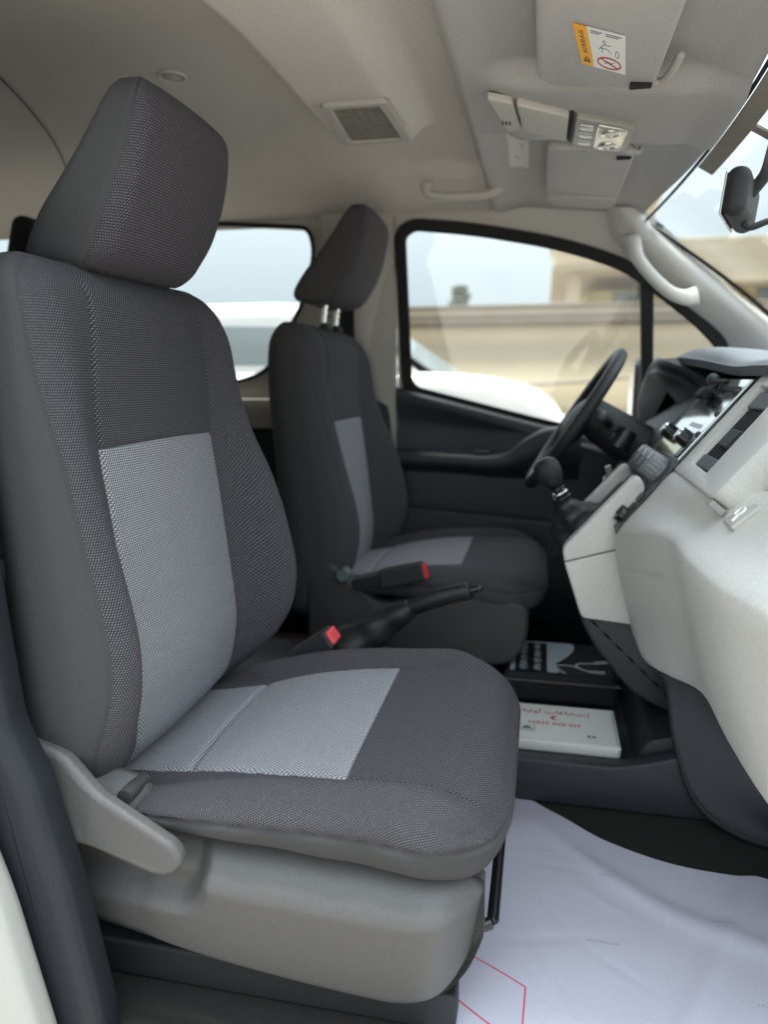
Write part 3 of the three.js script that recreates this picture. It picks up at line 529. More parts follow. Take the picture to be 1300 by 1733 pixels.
{
  const D = thing('driver_door', 'far front door with black trim panel and big window', 'car door');
  mesh('window_seal', lean(prism(offsetPoly(GL, 0.026), -0.875, -0.838, { bevel: 0.006, r: 0.06, holes: [GL], hr: 0.05, seg: 4 })), mat.softBlack, D);
  mesh('window_glass', lean(prism(GL, -0.884, -0.8835, { bevel: 0, r: 0.05 })), mat.glass, D);
  mesh('window_divider', lean(prism([[0.270, 1.20, 0], [0.308, 1.20, 0], [0.345, 0.66, 0], [0.312, 0.66, 0]], -0.872, -0.846, { bevel: 0.004, r: 0 })), mat.softBlack, D);
  const panel = patch([
    [[-0.495, 0.862, -0.852], [-0.25, 0.802, -0.852], [0.043, 0.731, -0.852], [0.33, 0.676, -0.852], [0.72, 0.64, -0.852]],
    [[-0.495, 0.852, -0.815], [-0.25, 0.792, -0.815], [0.043, 0.722, -0.815], [0.33, 0.668, -0.815], [0.72, 0.63, -0.815]],
    [[-0.495, 0.825, -0.812], [-0.25, 0.765, -0.812], [0.043, 0.70, -0.808], [0.33, 0.65, -0.808], [0.72, 0.61, -0.81]],
    [[-0.495, 0.74, -0.835], [-0.25, 0.72, -0.838], [0.043, 0.69, -0.80], [0.33, 0.62, -0.80], [0.72, 0.58, -0.81]],
    [[-0.495, 0.66, -0.83], [-0.25, 0.65, -0.83], [0.043, 0.66, -0.80], [0.33, 0.60, -0.80], [0.72, 0.55, -0.81]],
    [[-0.495, 0.55, -0.815], [-0.25, 0.55, -0.815], [0.043, 0.55, -0.80], [0.33, 0.52, -0.80], [0.72, 0.48, -0.81]],
    [[-0.495, 0.30, -0.815], [-0.25, 0.30, -0.815], [0.043, 0.30, -0.81], [0.33, 0.30, -0.81], [0.72, 0.30, -0.81]],
    [[-0.495, 0.04, -0.82], [-0.25, 0.04, -0.82], [0.043, 0.04, -0.82], [0.33, 0.04, -0.82], [0.72, 0.04, -0.82]],
    [[-0.495, -0.06, -0.82], [-0.25, -0.06, -0.82], [0.043, -0.06, -0.82], [0.33, -0.06, -0.82], [0.72, -0.06, -0.82]]], 66, 44, 0.025);
  mesh('trim_panel', panel, mat.doorTrim, D);
  mesh('armrest', patch([
    [[-0.47, 0.650, -0.83], [-0.28, 0.645, -0.83], [-0.13, 0.645, -0.825], [-0.05, 0.695, -0.81], [0.02, 0.73, -0.81], [0.12, 0.73, -0.81]],
    [[-0.47, 0.648, -0.772], [-0.28, 0.642, -0.765], [-0.13, 0.642, -0.755], [-0.05, 0.69, -0.752], [0.02, 0.722, -0.752], [0.12, 0.72, -0.76]],
    [[-0.47, 0.615, -0.762], [-0.28, 0.61, -0.755], [-0.13, 0.605, -0.748], [-0.05, 0.63, -0.745], [0.02, 0.65, -0.745], [0.12, 0.65, -0.755]],
    [[-0.47, 0.58, -0.81], [-0.28, 0.575, -0.81], [-0.13, 0.565, -0.805], [-0.05, 0.565, -0.80], [0.02, 0.565, -0.80], [0.12, 0.56, -0.80]]], 24, 50, 0.01), mat.doorTrim, D);
  mesh('door_pocket', prism([[-0.47, 0.47], [0.15, 0.425], [0.15, 0.10], [-0.47, 0.10]], -0.80, -0.765, { bevel: 0.01, r: 0.02 }), mat.doorTrim, D);
  mesh('window_switch', box(-0.21, -0.16, 0.64, 0.655, -0.79, -0.765, 0.004), mat.black, D);
  mesh('pull_cup', box(-0.30, -0.22, 0.636, 0.651, -0.795, -0.772, 0.005), mat.softBlack, D);
}
{ // outside mirror
  const W = thing('door_mirror', 'black outside mirror seen through the driver window', 'mirror', [0.345, 0.83, -1.06]);
  mesh('housing', new RoundedBoxGeometry(0.10, 0.25, 0.17, 5, 0.04), mat.black, W);
  mesh('mirror_glass', box(-0.054, -0.049, -0.10, 0.10, -0.065, 0.065, 0.01), mat.chrome, W);
  mesh('arm', tube([[0.0, -0.10, 0.05], [0.03, -0.13, 0.12], [0.06, -0.14, 0.175]], 0.018, 16, 10), mat.black, W);
}
// ---------------------------------------------------------------- windscreen and A pillar
const wsTop = z => [xFront(z) + 0.004, 1.353 - 0.028 * Math.pow(z / 0.74, 2), z], wsBot = z => [1.04 - 0.16 * Math.pow(z / 0.8, 2), 0.835 - 0.02 * Math.pow(z / 0.8, 2), z];
const wsAt = (t, z) => { const a = wsTop(z), b = wsBot(z * 1.08); return [lerp(a[0], b[0], t) + 0.02 * Math.sin(t * Math.PI), lerp(a[1], b[1], t) + 0.02 * Math.sin(t * Math.PI), lerp(a[2], b[2], t)]; };
const wsGrid = (t0, t1, z0, z1, nt, nz, lift = 0) => { const P = []; for (let i = 0; i <= nt; i++) { const row = []; for (let j = 0; j <= nz; j++) { const p = wsAt(lerp(t0, t1, i / nt), lerp(z0, z1, j / nz)); row.push([p[0] - lift * 0.6, p[1] - lift * 0.8, p[2]]); } P.push(row); } return P; };
{
  const W = thing('windscreen', 'raked front windscreen with dark rubber edge', 'windscreen');
  mesh('glass', sheet(wsGrid(0, 1, -0.74, 0.74, 24, 32)), mat.glass, W);
  mesh('edge_band', sheet(wsGrid(0, 1, -0.735, -0.716, 40, 2, 0.006), 0.003), mat.softBlack, W);
  mesh('edge_band', sheet(wsGrid(0, 1, 0.716, 0.735, 40, 2, 0.006), 0.003), mat.softBlack, W);
  mesh('edge_band', sheet(wsGrid(0.0, 0.008, -0.716, 0.716, 3, 40, 0.006), 0.003), mat.softBlack, W);
  mesh('edge_band', sheet(wsGrid(0.93, 1, -0.716, 0.716, 3, 40, 0.006), 0.003), mat.softBlack, W);
  const taupe = M(0.25, 0.225, 0.185, { roughness: 0.7 });  // plain taupe strips along and below the top of the glass
  mesh('taupe_strip', sheet(wsGrid(0.010, 0.050, -0.24, 0.30, 4, 20, 0.009), 0.004), taupe, W);
  mesh('taupe_strip', sheet(wsGrid(0.050, 0.20, 0.05, 0.08, 8, 4, 0.009), 0.004), taupe, W);
  mesh('inspection_tab', sheet(wsGrid(0.035, 0.062, -0.705, -0.675, 2, 2, 0.005), 0.001), M(0.16, 0.22, 0.24, { roughness: 0.5 }), W);
}
struct('windscreen_pillar_trim', patch([
  [[0.16, 1.375, -0.735], [0.20, 1.36, -0.70], [0.255, 1.335, -0.722]],
  [[0.20, 1.285, -0.775], [0.255, 1.295, -0.715], [0.305, 1.290, -0.738]],
  [[0.29, 1.190, -0.800], [0.36, 1.205, -0.735], [0.42, 1.200, -0.755]],
  [[0.40, 1.095, -0.822], [0.475, 1.115, -0.755], [0.535, 1.115, -0.775]],
  [[0.515, 1.000, -0.842], [0.595, 1.025, -0.775], [0.66, 1.025, -0.795]],
  [[0.565, 0.90, -0.852], [0.70, 0.93, -0.79], [0.79, 0.925, -0.81]],
  [[0.57, 0.78, -0.855], [0.80, 0.82, -0.80], [0.90, 0.81, -0.82]]].map(r => r.slice().reverse()), 60, 20, 0.012), mat.pale, 'pale trim on the far windscreen pillar');
{
  const flat = (pts, r, sq) => { const c = new THREE.CatmullRomCurve3(pts.map(V3)), rings = []; for (let i = 0; i <= 44; i++) { const t = i / 44, p = c.getPoint(t), T = c.getTangent(t), A = new THREE.Vector3(0, 0, 1), Bv = new THREE.Vector3().crossVectors(T, A).normalize(), e = r(t), ring = []; for (let k = 0; k < 16; k++) { const a = k / 16 * 2 * Math.PI; const q = p.clone().addScaledVector(Bv, Math.cos(a) * e).addScaledVector(A, Math.sin(a) * e * sq); ring.push([q.x, q.y, q.z]); } rings.push(ring); } return loft(rings); };
  tag(mesh('pillar_grab_handle', flat([[0.232, 1.285, -0.728], [0.238, 1.255, -0.70], [0.248, 1.215, -0.675], [0.295, 1.158, -0.672], [0.345, 1.118, -0.680], [0.385, 1.108, -0.70], [0.425, 1.118, -0.742]], t => 0.017 + 0.010 * Math.pow(Math.abs(t - 0.5) * 2, 2), 0.8), mat.pale), 'curved pale grab handle on the windscreen pillar', 'grab handle');
  tag(mesh('roof_grab_handle', flat([[-0.338, 1.410, -0.545], [-0.332, 1.384, -0.54], [-0.30, 1.376, -0.545], [-0.22, 1.377, -0.555], [-0.17, 1.380, -0.565], [-0.13, 1.405, -0.575]], t => 0.011 + 0.006 * Math.pow(Math.abs(t - 0.5) * 2, 3), 1.1), mat.linerTrim), 'taupe roof grab handle above the driver door', 'grab handle');
}
{ // belt webbing and guide on the pillar behind the driver seat
  const b = thing('driver_seat_belt', 'black belt webbing hanging on the pillar behind the driver headrest', 'seat belt');
  mesh('webbing', patch([[[-0.645, 1.16, -0.74], [-0.595, 1.16, -0.738]], [[-0.65, 0.95, -0.765], [-0.60, 0.95, -0.765]], [[-0.66, 0.40, -0.79], [-0.61, 0.40, -0.79]]], 14, 4, 0.002), mat.softBlack, b);
  mesh('guide', box(-0.652, -0.588, 1.14, 1.20, -0.758, -0.728, 0.012), mat.black, b);
}
{ // interior mirror
  const m = thing('rear_view_mirror', 'black interior mirror hanging in front of the windscreen', 'mirror', [0.338, 1.195, 0.085]);
  const hd = place(new RoundedBoxGeometry(0.19, 0.082, 0.04, 6, 0.019), [0, 0, 0], [-0.34, 0.02, 1], [0.1, 1, 0]); mesh('housing', hd, mat.black, m);
  mesh('mirror_glass', place(new RoundedBoxGeometry(0.176, 0.070, 0.004, 3, 0.002), [-0.019, -0.002, -0.0065], [-0.34, 0.02, 1], [0.1, 1, 0]), mat.chrome, m);
  mesh('dip_lever', tube([[0.008, -0.040, 0.0], [0.02, -0.045, 0.0], [0.045, -0.036, 0.0]], 0.006, 10, 8), mat.black, m);
  mesh('stem', tube([[0.012, 0.012, 0.02], [0.03, 0.04, 0.03], [0.04, 0.085, 0.03], [0.052, 0.118, 0.03]], 0.011, 20, 10), mat.black, m);
  mesh('stem_foot', box(0.035, 0.07, 0.085, 0.135, 0.01, 0.05, 0.01), mat.black, m);
}
// ---------------------------------------------------------------- roof fittings
function onPanel(w, d, t, x, z, mt, name, parent, drop = 0, turn = 0, slope = -0.09) { const g = new RoundedBoxGeometry(w, t, d, 4, Math.min(t, w, d) * 0.45); g.rotateY(turn); g.rotateZ(slope); g.translate(x, yPanel(x, z) - drop, z); return mesh(name, g, mt, parent); }
function canvasTex(w, h, draw) { const c = document.createElement('canvas'); c.width = w; c.height = h; const g = c.getContext('2d'); draw(g, w, h); const t = new THREE.CanvasTexture(c); t.colorSpace = THREE.SRGBColorSpace; t.magFilter = THREE.LinearFilter; return t; }
function visor(label, x0, x1, z0, z1, sx) {
  const v = thing('sun_visor', label, 'sun visor', [0, 0, 0], 'sun visors');
  const P = []; const nr = 20, nc = 36;
  const s = new THREE.Shape(outline([[x0, z0, 0.05], [x1, z0, 0.02], [x1, z1, 0.03], [x0, z1, 0.03]].map(p => [p[0], -p[1], p[2]]), 0.03));
  const g = new THREE.ExtrudeGeometry(s, { depth: 0.010, bevelEnabled: true, bevelSize: 0.007, bevelThickness: 0.007, bevelSegments: 4, curveSegments: 8, bevelOffset: -0.007 });
  g.rotateX(-Math.PI / 2);
  const p = g.attributes.position; for (let i = 0; i < p.count; i++) p.setY(i, p.getY(i) + 1.367 - 0.10 * (p.getX(i) + 0.02) - sx * 0.02 * (p.getZ(i) - (z0 + z1) / 2)); g.computeVertexNormals();
  mesh('flap', toCreasedNormals(g, 0.6), mat.vinyl, v);
  return v;
}
const visorY = (x, z, zc, sx) => 1.367 - 0.10 * (x + 0.02) - sx * 0.02 * (z - zc);
{
  const v1 = visor('folded grey sun visor with orange and white airbag sticker', -0.028, 0.158, 0.235, 0.68, 0), v2 = visor('folded grey sun visor above the steering wheel', -0.012, 0.172, -0.63, -0.118, 0);
  mesh('hinge_arm', tube([[0.150, 1.352, 0.245], [0.168, 1.348, 0.25], [0.178, 1.352, 0.275], [0.185, 1.362, 0.31]], 0.007, 20, 8), mat.linerTrim, v1);
  mesh('clip_slot', box(0.118, 0.152, 1.338, 1.3475, 0.252, 0.266, 0.002), mat.softBlack, v1);
  mesh('hinge_arm', tube([[0.160, 1.352, -0.128], [0.176, 1.348, -0.132], [0.182, 1.356, -0.14]], 0.006, 20, 8), mat.linerTrim, v2);
  mesh('clip_slot', box(0.135, 0.165, 1.338, 1.3465, -0.150, -0.136, 0.002), mat.softBlack, v2);
  {
    const g = prism([[-0.008, 0.50, 0.01], [0.12, 0.50, 0.01], [0.165, 0.505, 0.01], [0.166, 0.53, 0.01], [0.155, 0.62, 0.03], [0.01, 0.628, 0.03]], 0, 0.007, { bevel: 0.002 }), p = g.attributes.position;
    for (let i = 0; i < p.count; i++) { const x = p.getX(i), z = -p.getY(i), d = p.getZ(i); p.setXYZ(i, x, visorY(x, z, 0, 0) - 0.006 - d, z); }
    g.computeVertexNormals(); mesh('lower_flap', toCreasedNormals(g, 0.6), mat.vinyl, v2);
  }
  const tex = canvasTex(384, 288, (g, w, h) => {
    g.fillStyle = '#e6e6e2'; g.fillRect(0, 0, w, h); g.fillStyle = '#f0a91c'; g.fillRect(0, 0, 100, h);
    g.save(); g.translate(66, 196); g.rotate(-Math.PI / 2); g.fillStyle = '#3a2a06'; g.font = 'bold 44px sans-serif'; g.fillText('AIRBAG', 0, 0); g.restore();
    g.fillStyle = '#3a3508'; g.beginPath(); g.moveTo(50, 212); g.lineTo(84, 262); g.lineTo(16, 262); g.fill(); g.fillStyle = '#f0a91c'; g.fillRect(46, 226, 8, 20); g.fillRect(46, 250, 8, 7);
    g.fillStyle = '#555'; for (const [x, y, ww] of [[122, 20, 90], [122, 32, 64], [232, 20, 120], [232, 32, 96]]) g.fillRect(x, y, ww, 7);
    g.strokeStyle = '#333'; g.lineWidth = 5; g.beginPath(); g.moveTo(165, 140); g.lineTo(200, 105); g.lineTo(262, 100); g.moveTo(172, 128); g.lineTo(228, 128); g.lineTo(262, 152); g.moveTo(188, 128); g.lineTo(186, 160); g.stroke();
    g.beginPath(); g.arc(214, 84, 11, 0, 7); g.stroke(); g.beginPath(); g.ellipse(312, 150, 14, 24, 0, 0, 7); g.stroke();
    g.strokeStyle = '#b4281e'; g.lineWidth = 12; g.beginPath(); g.ellipse(240, 232, 98, 40, 0, 0, 7); g.moveTo(168, 206); g.lineTo(312, 258); g.stroke();
    g.strokeStyle = '#333'; g.lineWidth = 5; g.beginPath(); g.moveTo(200, 244); g.lineTo(226, 222); g.lineTo(262, 230); g.lineTo(282, 216); g.stroke();
  });
  const P = (x, z) => [x, visorY(x, z, 0.4575, 0) - 0.0085, z];
  const a = P(0.020, 0.470), b = P(0.094, 0.432), c = P(0.040, 0.335), d = P(0.108, 0.296);
  const g = new THREE.BufferGeometry(); g.setAttribute('position', new THREE.Float32BufferAttribute([...a, ...b, ...c, ...d], 3)); g.setAttribute('uv', new THREE.Float32BufferAttribute([0, 1, 1, 1, 0, 0, 1, 0], 2)); g.setIndex([0, 2, 1, 1, 2, 3]); g.computeVertexNormals();
  mesh('warning_sticker', g, M(1, 1, 1, { map: tex, roughness: 0.5 }), v1).userData.label = 'orange and white airbag warning sticker';
}
{ // overhead console
  const oc = thing('overhead_console', 'roof console with storage lid and silver map lamp unit', 'console');
  const slab = (pts, t, mt, name, drop, parent, r = 0.008) => {
    const s = new THREE.Shape(outline(pts.map(p => [p[0], -p[1], p[2]]), r)), g = new THREE.ExtrudeGeometry(s, { depth: t, bevelEnabled: true, bevelSize: 0.003, bevelThickness: 0.003, bevelSegments: 3, bevelOffset: -0.003 });
    g.rotateX(-Math.PI / 2); const p = g.attributes.position; for (let i = 0; i < p.count; i++) { const x = p.getX(i); p.setY(i, p.getY(i) + yPanel(clamp(x, -0.06, 0.2), 0.03) - drop + (clamp(x, -0.06, 0.2) - x) * 0.1); } g.computeVertexNormals(); return mesh(name, toCreasedNormals(g, 0.6), mt, parent);
  };
  slab([[-0.118, 0.170, 0.012], [-0.072, 0.150, 0.01], [-0.062, 0.010, 0.01], [-0.090, -0.012, 0.012]], 0.008, mat.linerTrim, 'end_cap', 0.009, oc);
  for (let k = 0; k < 3; k++) slab([[-0.097 + k * 0.007, 0.055, 0], [-0.094 + k * 0.007, 0.055, 0], [-0.094 + k * 0.007, 0.035, 0], [-0.097 + k * 0.007, 0.035, 0]], 0.004, mat.softBlack, 'microphone_slot', 0.0105, oc, 0.0005);
  slab([[-0.066, 0.150, 0.008], [0.028, 0.095, 0.006], [0.026, -0.052, 0.006], [-0.056, 0.008, 0.01]], 0.009, mat.linerTrim, 'storage_lid', 0.011, oc);
  slab([[0.031, 0.092, 0.002], [0.038, 0.088, 0.002], [0.036, -0.066, 0.002], [0.029, -0.055, 0.002]], 0.006, mat.softBlack, 'lid_gap', 0.007, oc, 0.001);
  const lp = slab([[0.042, 0.085, 0.008], [0.152, 0.040, 0.010], [0.150, -0.118, 0.010], [0.040, -0.075, 0.008]], 0.008, M(0.30, 0.29, 0.26, { roughness: 0.4 }), 'lamp_unit', 0.009, oc);
  slab([[0.083, 0.058, 0.008], [0.140, 0.034, 0.010], [0.138, -0.104, 0.010], [0.081, -0.082, 0.008]], 0.006, M(0.66, 0.62, 0.50, { metalness: 0.75, roughness: 0.28 }), 'reflector', 0.0125, lp);
  for (let k = 0; k < 3; k++) slab([[0.050, 0.058 - k * 0.045, 0.004], [0.076, 0.050 - k * 0.045, 0.004], [0.076, 0.024 - k * 0.045, 0.004], [0.050, 0.032 - k * 0.045, 0.004]], 0.009, M(0.5, 0.5, 0.48, { metalness: 0.5, roughness: 0.3 }), 'switch', 0.0135, lp, 0.003);
  for (const z of [0.018, -0.062]) { const g = new THREE.TorusGeometry(0.017, 0.0035, 8, 28).scale(1, 1, 0.7).rotateX(Math.PI / 2); g.translate(0.111, yPanel(0.111, 0.03) - 0.0155, z); mesh('lamp_ring', g, mat.chrome, lp); const l = new THREE.SphereGeometry(0.0155, 18, 10).scale(1, 0.25, 1); l.translate(0.111, yPanel(0.111, 0.03) - 0.0135, z); mesh('lamp_lens', l, M(0.62, 0.6, 0.5, { roughness: 0.15 }), lp); }
  // paper label stuck beside the console
  const pos = [], uvs = [], ix = []; for (let i = 0; i <= 20; i++) for (let j = 0; j <= 4; j++) { const t = i / 20, s = j / 4, x = lerp(-0.096, -0.050, s) - 0.006 * t, z = lerp(-0.062, -0.40, t) - 0.04 * s; pos.push(x, yPanel(x, z) - 0.0015, z); uvs.push(s, 1 - t); if (i && j) { const v = i * 5 + j; ix.push(v - 6, v - 1, v - 5, v - 5, v - 1, v); } }
  const g = new THREE.BufferGeometry(); g.setAttribute('position', new THREE.Float32BufferAttribute(pos, 3)); g.setAttribute('uv', new THREE.Float32BufferAttribute(uvs, 2)); g.setIndex(ix); g.computeVertexNormals();
  const tex = canvasTex(128, 192, (q, w, h) => { q.fillStyle = '#d9d8cf'; q.fillRect(0, 0, w, h); q.strokeStyle = '#666'; q.lineWidth = 3; q.beginPath(); q.moveTo(30, 22); q.lineTo(58, 14); q.lineTo(66, 40); q.moveTo(40, 30); q.lineTo(44, 66); q.moveTo(72, 84); q.lineTo(92, 92); q.lineTo(80, 112); q.moveTo(36, 140); q.lineTo(64, 150); q.stroke(); });
  tag(mesh('roof_label', g, M(1, 1, 1, { map: tex, roughness: 0.7 })), 'small white paper label stuck on the roof panel behind the console', 'label');
}
{ // air outlet in the duct
  const v = thing('roof_air_vent', 'slatted grey air outlet in the roof duct', 'vent', [-0.395, yRoof(-0.42, -0.08) - 0.001, -0.085]);
  const fr = new THREE.Shape(outline([[-0.085, -0.125], [0.075, -0.125], [0.068, 0.125], [-0.068, 0.125]], 0.012)); fr.holes.push(new THREE.Path(outline([[-0.068, -0.110], [0.058, -0.110], [0.052, 0.110], [-0.052, 0.110]], 0.006)));
  const rot = g => g.rotateX(Math.PI / 2);                       // shape y -> +z
  mesh('frame', rot(new THREE.ExtrudeGeometry(fr, { depth: 0.006, bevelEnabled: true, bevelSize: 0.002, bevelThickness: 0.002, bevelSegments: 2 })), mat.linerTrim, v);
  mesh('cavity', box(-0.066, 0.056, 0.006, 0.02, -0.112, 0.112, 0.002), mat.softBlack, v);
  const slatMat = M(0.20, 0.19, 0.165, { roughness: 0.6 }); const slat = new RoundedBoxGeometry(0.118, 0.0035, 0.0045, 2, 0.0012);
  for (let k = 0; k < 14; k++) { const m = mesh('slat', slat, slatMat, v); m.position.set(-0.003, -0.002, -0.103 + k * 0.0158); }
  const bar = new RoundedBoxGeometry(0.0022, 0.007, 0.218, 2, 0.001);
  for (let k = 0; k < 6; k++) { const m = mesh('cross_bar', bar, slatMat, v); m.position.set(-0.054 + k * 0.0205, 0.003, 0); }
  const ring = thing('roof_fastener', 'small round trim fastener in the rear roof lining', 'fastener', [-0.752, yRoof(-0.752, 0.11) - 0.001, 0.11]);
  mesh('rim', new THREE.TorusGeometry(0.026, 0.0035, 8, 32).rotateX(Math.PI / 2), mat.liner, ring);
  mesh('button', new THREE.SphereGeometry(0.019, 20, 10).scale(1, 0.25, 1), mat.linerTrim, ring);
  mesh('inner_rim', new THREE.TorusGeometry(0.017, 0.0022, 8, 28).rotateX(Math.PI / 2), mat.vinyl, ring);
}

// ---------------------------------------------------------------- dashboard
const O = [0.154, 0.582], SD = [0.625, 0.781], ND = [-0.781, 0.625];      // slope of the centre stack: origin, up the slope, out of it
const onStack = (s, z, n = 0) => [O[0] + SD[0] * s + ND[0] * n, O[1] + SD[1] * s + ND[1] * n, z];
const stackGeo = (g, s, z, n = 0) => place(g, onStack(s, z, n), [...SD, 0], [0, 0, -1]);   // local x up the slope, y to -z, z out
const dash = thing('dashboard', 'two tone dashboard with pale lower panels and dark centre stack', 'dashboard');
{
  const cols = [0.085, 0.14, 0.22, 0.30, 0.38, 0.50, 0.65, 0.82];
  const rows = [
    [[0.280, 0.712], [0.280, 0.712], [0.280, 0.712], [0.282, 0.712], [0.295, 0.714], [0.345, 0.722], [0.345, 0.722], [0.345, 0.722]],
    [[0.249, 0.699], [0.249, 0.699], [0.250, 0.698], [0.253, 0.697], [0.270, 0.698], [0.326, 0.712], [0.326, 0.712], [0.326, 0.712]],
    [[0.209, 0.648], [0.211, 0.649], [0.217, 0.651], [0.230, 0.653], [0.250, 0.658], [0.277, 0.664], [0.278, 0.664], [0.278, 0.664]],
    [[0.165, 0.592], [0.172, 0.600], [0.186, 0.613], [0.202, 0.626], [0.217, 0.634], [0.223, 0.634], [0.224, 0.634], [0.224, 0.634]],
    [[0.154, 0.562], [0.164, 0.575], [0.180, 0.591], [0.198, 0.605], [0.210, 0.612], [0.211, 0.610], [0.212, 0.610], [0.212, 0.610]],
    [[0.160, 0.508], [0.171, 0.520], [0.189, 0.537], [0.207, 0.553], [0.221, 0.560], [0.225, 0.556], [0.226, 0.556], [0.226, 0.556]],
    [[0.184, 0.420], [0.193, 0.425], [0.212, 0.440], [0.232, 0.455], [0.248, 0.460], [0.254, 0.450], [0.256, 0.445], [0.256, 0.445]],
    [[0.203, 0.357], [0.214, 0.338], [0.242, 0.345], [0.268, 0.360], [0.280, 0.366], [0.292, 0.345], [0.300, 0.330], [0.305, 0.320]],
    [[0.225, 0.352], [0.240, 0.333], [0.272, 0.338], [0.300, 0.352], [0.312, 0.358], [0.325, 0.338], [0.333, 0.322], [0.338, 0.312]]];
  mesh('passenger_panel', patch(rows.map(r => r.map((p, i) => [p[0] + [0, 0, 0, 0, 0, 0, 0.014, 0.065][i], p[1], cols[i]])), 110, 90, 0.012, (x, y, z) => z < 0.34 ? -0.0035 * gauss(y - 0.503 - (z - 0.085) * 0.2, 0.0032) * (1 - sstep(0.30, 0.34, z)) : 0), mat.pale, dash);
  mesh('panel_end', prism([[0.156, 0.562, 0.01], [0.166, 0.590, 0.01], [0.264, 0.710, 0.01], [0.34, 0.70, 0.01], [0.34, 0.36, 0.01], [0.207, 0.358, 0.01], [0.187, 0.42, 0.03], [0.163, 0.508, 0.03]], 0.036, 0.0845, { bevel: 0.006, r: 0.01 }), mat.pale, dash);
  // hook plate on the glovebox face
  const hp = mesh('bag_hook', place(new RoundedBoxGeometry(0.052, 0.056, 0.022, 4, 0.004), [0.296, 0.680, 0.455], [0.74, 0.67, 0], [0, 0, -1]), M(0.46, 0.44, 0.40, { roughness: 0.45 }), dash);
  const hk = []; for (let k = 0; k <= 16; k++) { const a = -2.2 + k / 16 * 4.6; hk.push([Math.cos(a) * 0.0085 + (k > 12 ? 0 : 0), Math.sin(a) * 0.009, 0.0125]); } hk.unshift([-0.016, -0.010, 0.012]);
  mesh('hook_mark', place(tube(hk, 0.0022, 40, 6), [0.296, 0.680, 0.455], [0.74, 0.67, 0], [0, 0, -1]), M(0.85, 0.85, 0.83, { roughness: 0.3 }), hp);
  // stack body
  mesh('centre_stack', prism([[0.1525, 0.580, 0.004], [0.172, 0.556, 0.006], [0.30, 0.56, 0], [0.62, 0.60, 0], [0.62, 0.872, 0.02], [0.3895, 0.8765, 0.006]], -0.275, 0.078, { bevel: 0.006, r: 0.01 }), mat.stack, dash);
  mesh('stack_edge', prism([[0.1500, 0.580, 0.002], [0.169, 0.5565, 0.004], [0.172, 0.561, 0.002], [0.392, 0.8765, 0.002], [0.3885, 0.8805, 0.002]], 0.078, 0.0865, { bevel: 0.002, r: 0.004 }), mat.gloss, dash);
  // pale bezel with the tall air vent
  const bez = stackGeo(prism([[0.156, -0.435, 0.03], [0.395, -0.445, 0.03], [0.400, -0.089, 0.02], [0.158, -0.089, 0.01]], -0.06, 0.001, { bevel: 0.006, r: 0.02, holes: [[[0.186, -0.300, 0.006], [0.356, -0.285, 0.006], [0.366, -0.140, 0.006], [0.190, -0.158, 0.006]]], hr: 0.006 }), 0, 0);
  const vb = mesh('vent_bezel', bez, mat.pale, dash);
  mesh('vent_cavity', stackGeo(box(0.180, 0.372, -0.308, -0.134, -0.05, -0.032, 0.002), 0, 0), mat.softBlack, vb);
  mesh('vent_end', stackGeo(box(0.322, 0.358, -0.285, -0.148, -0.032, -0.006, 0.004), 0, 0), mat.stack, vb);
  mesh('vent_end', stackGeo(box(0.190, 0.216, -0.296, -0.160, -0.032, -0.006, 0.004), 0, 0), mat.stack, vb);
  for (let k = 0; k < 8; k++) mesh('vent_slat', stackGeo(new RoundedBoxGeometry(0.106, 0.0035, 0.022, 2, 0.001).translate(0.269, -0.160 - k * 0.0178, -0.021), 0, 0), mat.black, vb);
  const vt = mesh('vent_tab', stackGeo(box(0.238, 0.276, -0.262, -0.190, -0.016, -0.005, 0.003), 0, 0), mat.black, vb);
  for (let k = 0; k < 5; k++) mesh('tab_rib', stackGeo(box(0.241, 0.273, -0.254 + k * 0.0135, -0.250 + k * 0.0135, -0.006, -0.002, 0.0006), 0, 0), mat.stack, vt);
  mesh('bezel_clip', stackGeo(box(0.146, 0.157, -0.432, -0.412, -0.03, -0.004, 0.002), 0, 0), M(0.3, 0.29, 0.27, { roughness: 0.5 }), vb);
  // radio plate
  const rp = mesh('radio_plate', stackGeo(box(0.178, 0.378, -0.074, 0.205, -0.004, 0.006, 0.003), 0, 0), mat.plate, dash);
  rp.userData.label = 'shiny silver radio plate';
  mesh('reflected_wall_strip', stackGeo(box(0.180, 0.212, -0.030, 0.200, 0.004, 0.0075, 0.002), 0, 0), M(0.75, 0.68, 0.42, { metalness: 0.9, roughness: 0.12 }), rp);  // gold colour paints the reflection of the wall outside
  mesh('disc_slot', stackGeo(box(0.346, 0.358, -0.050, 0.095, 0.004, 0.0075, 0.001), 0, 0), mat.softBlack, rp);
  mesh('cassette_slot', stackGeo(box(0.252, 0.262, -0.030, 0.080, 0.004, 0.0068, 0.001), 0, 0), M(0.42, 0.44, 0.43, { metalness: 0.7, roughness: 0.3 }), rp);
  for (const s of [0.240, 0.292, 0.344]) mesh('radio_button', stackGeo(new THREE.SphereGeometry(0.007, 12, 8).scale(1, 1, 0.7).translate(s, -0.058, 0.007), 0, 0), mat.darkTrim, rp);
  for (const y of [0.165, -0.020]) { const k = mesh('radio_knob', stackGeo(new THREE.CylinderGeometry(0.016, 0.018, 0.022, 24).rotateX(Math.PI / 2).translate(0.222, y, 0.017), 0, 0), mat.gloss, rp); mesh('knob_cap', stackGeo(new THREE.CylinderGeometry(0.012, 0.0135, 0.003, 24).rotateX(Math.PI / 2).translate(0.222, y, 0.030), 0, 0), mat.chrome, k); }
  mesh('eject_key', stackGeo(box(0.212, 0.234, 0.050, 0.088, 0.004, 0.012, 0.002), 0, 0), mat.gloss, rp);
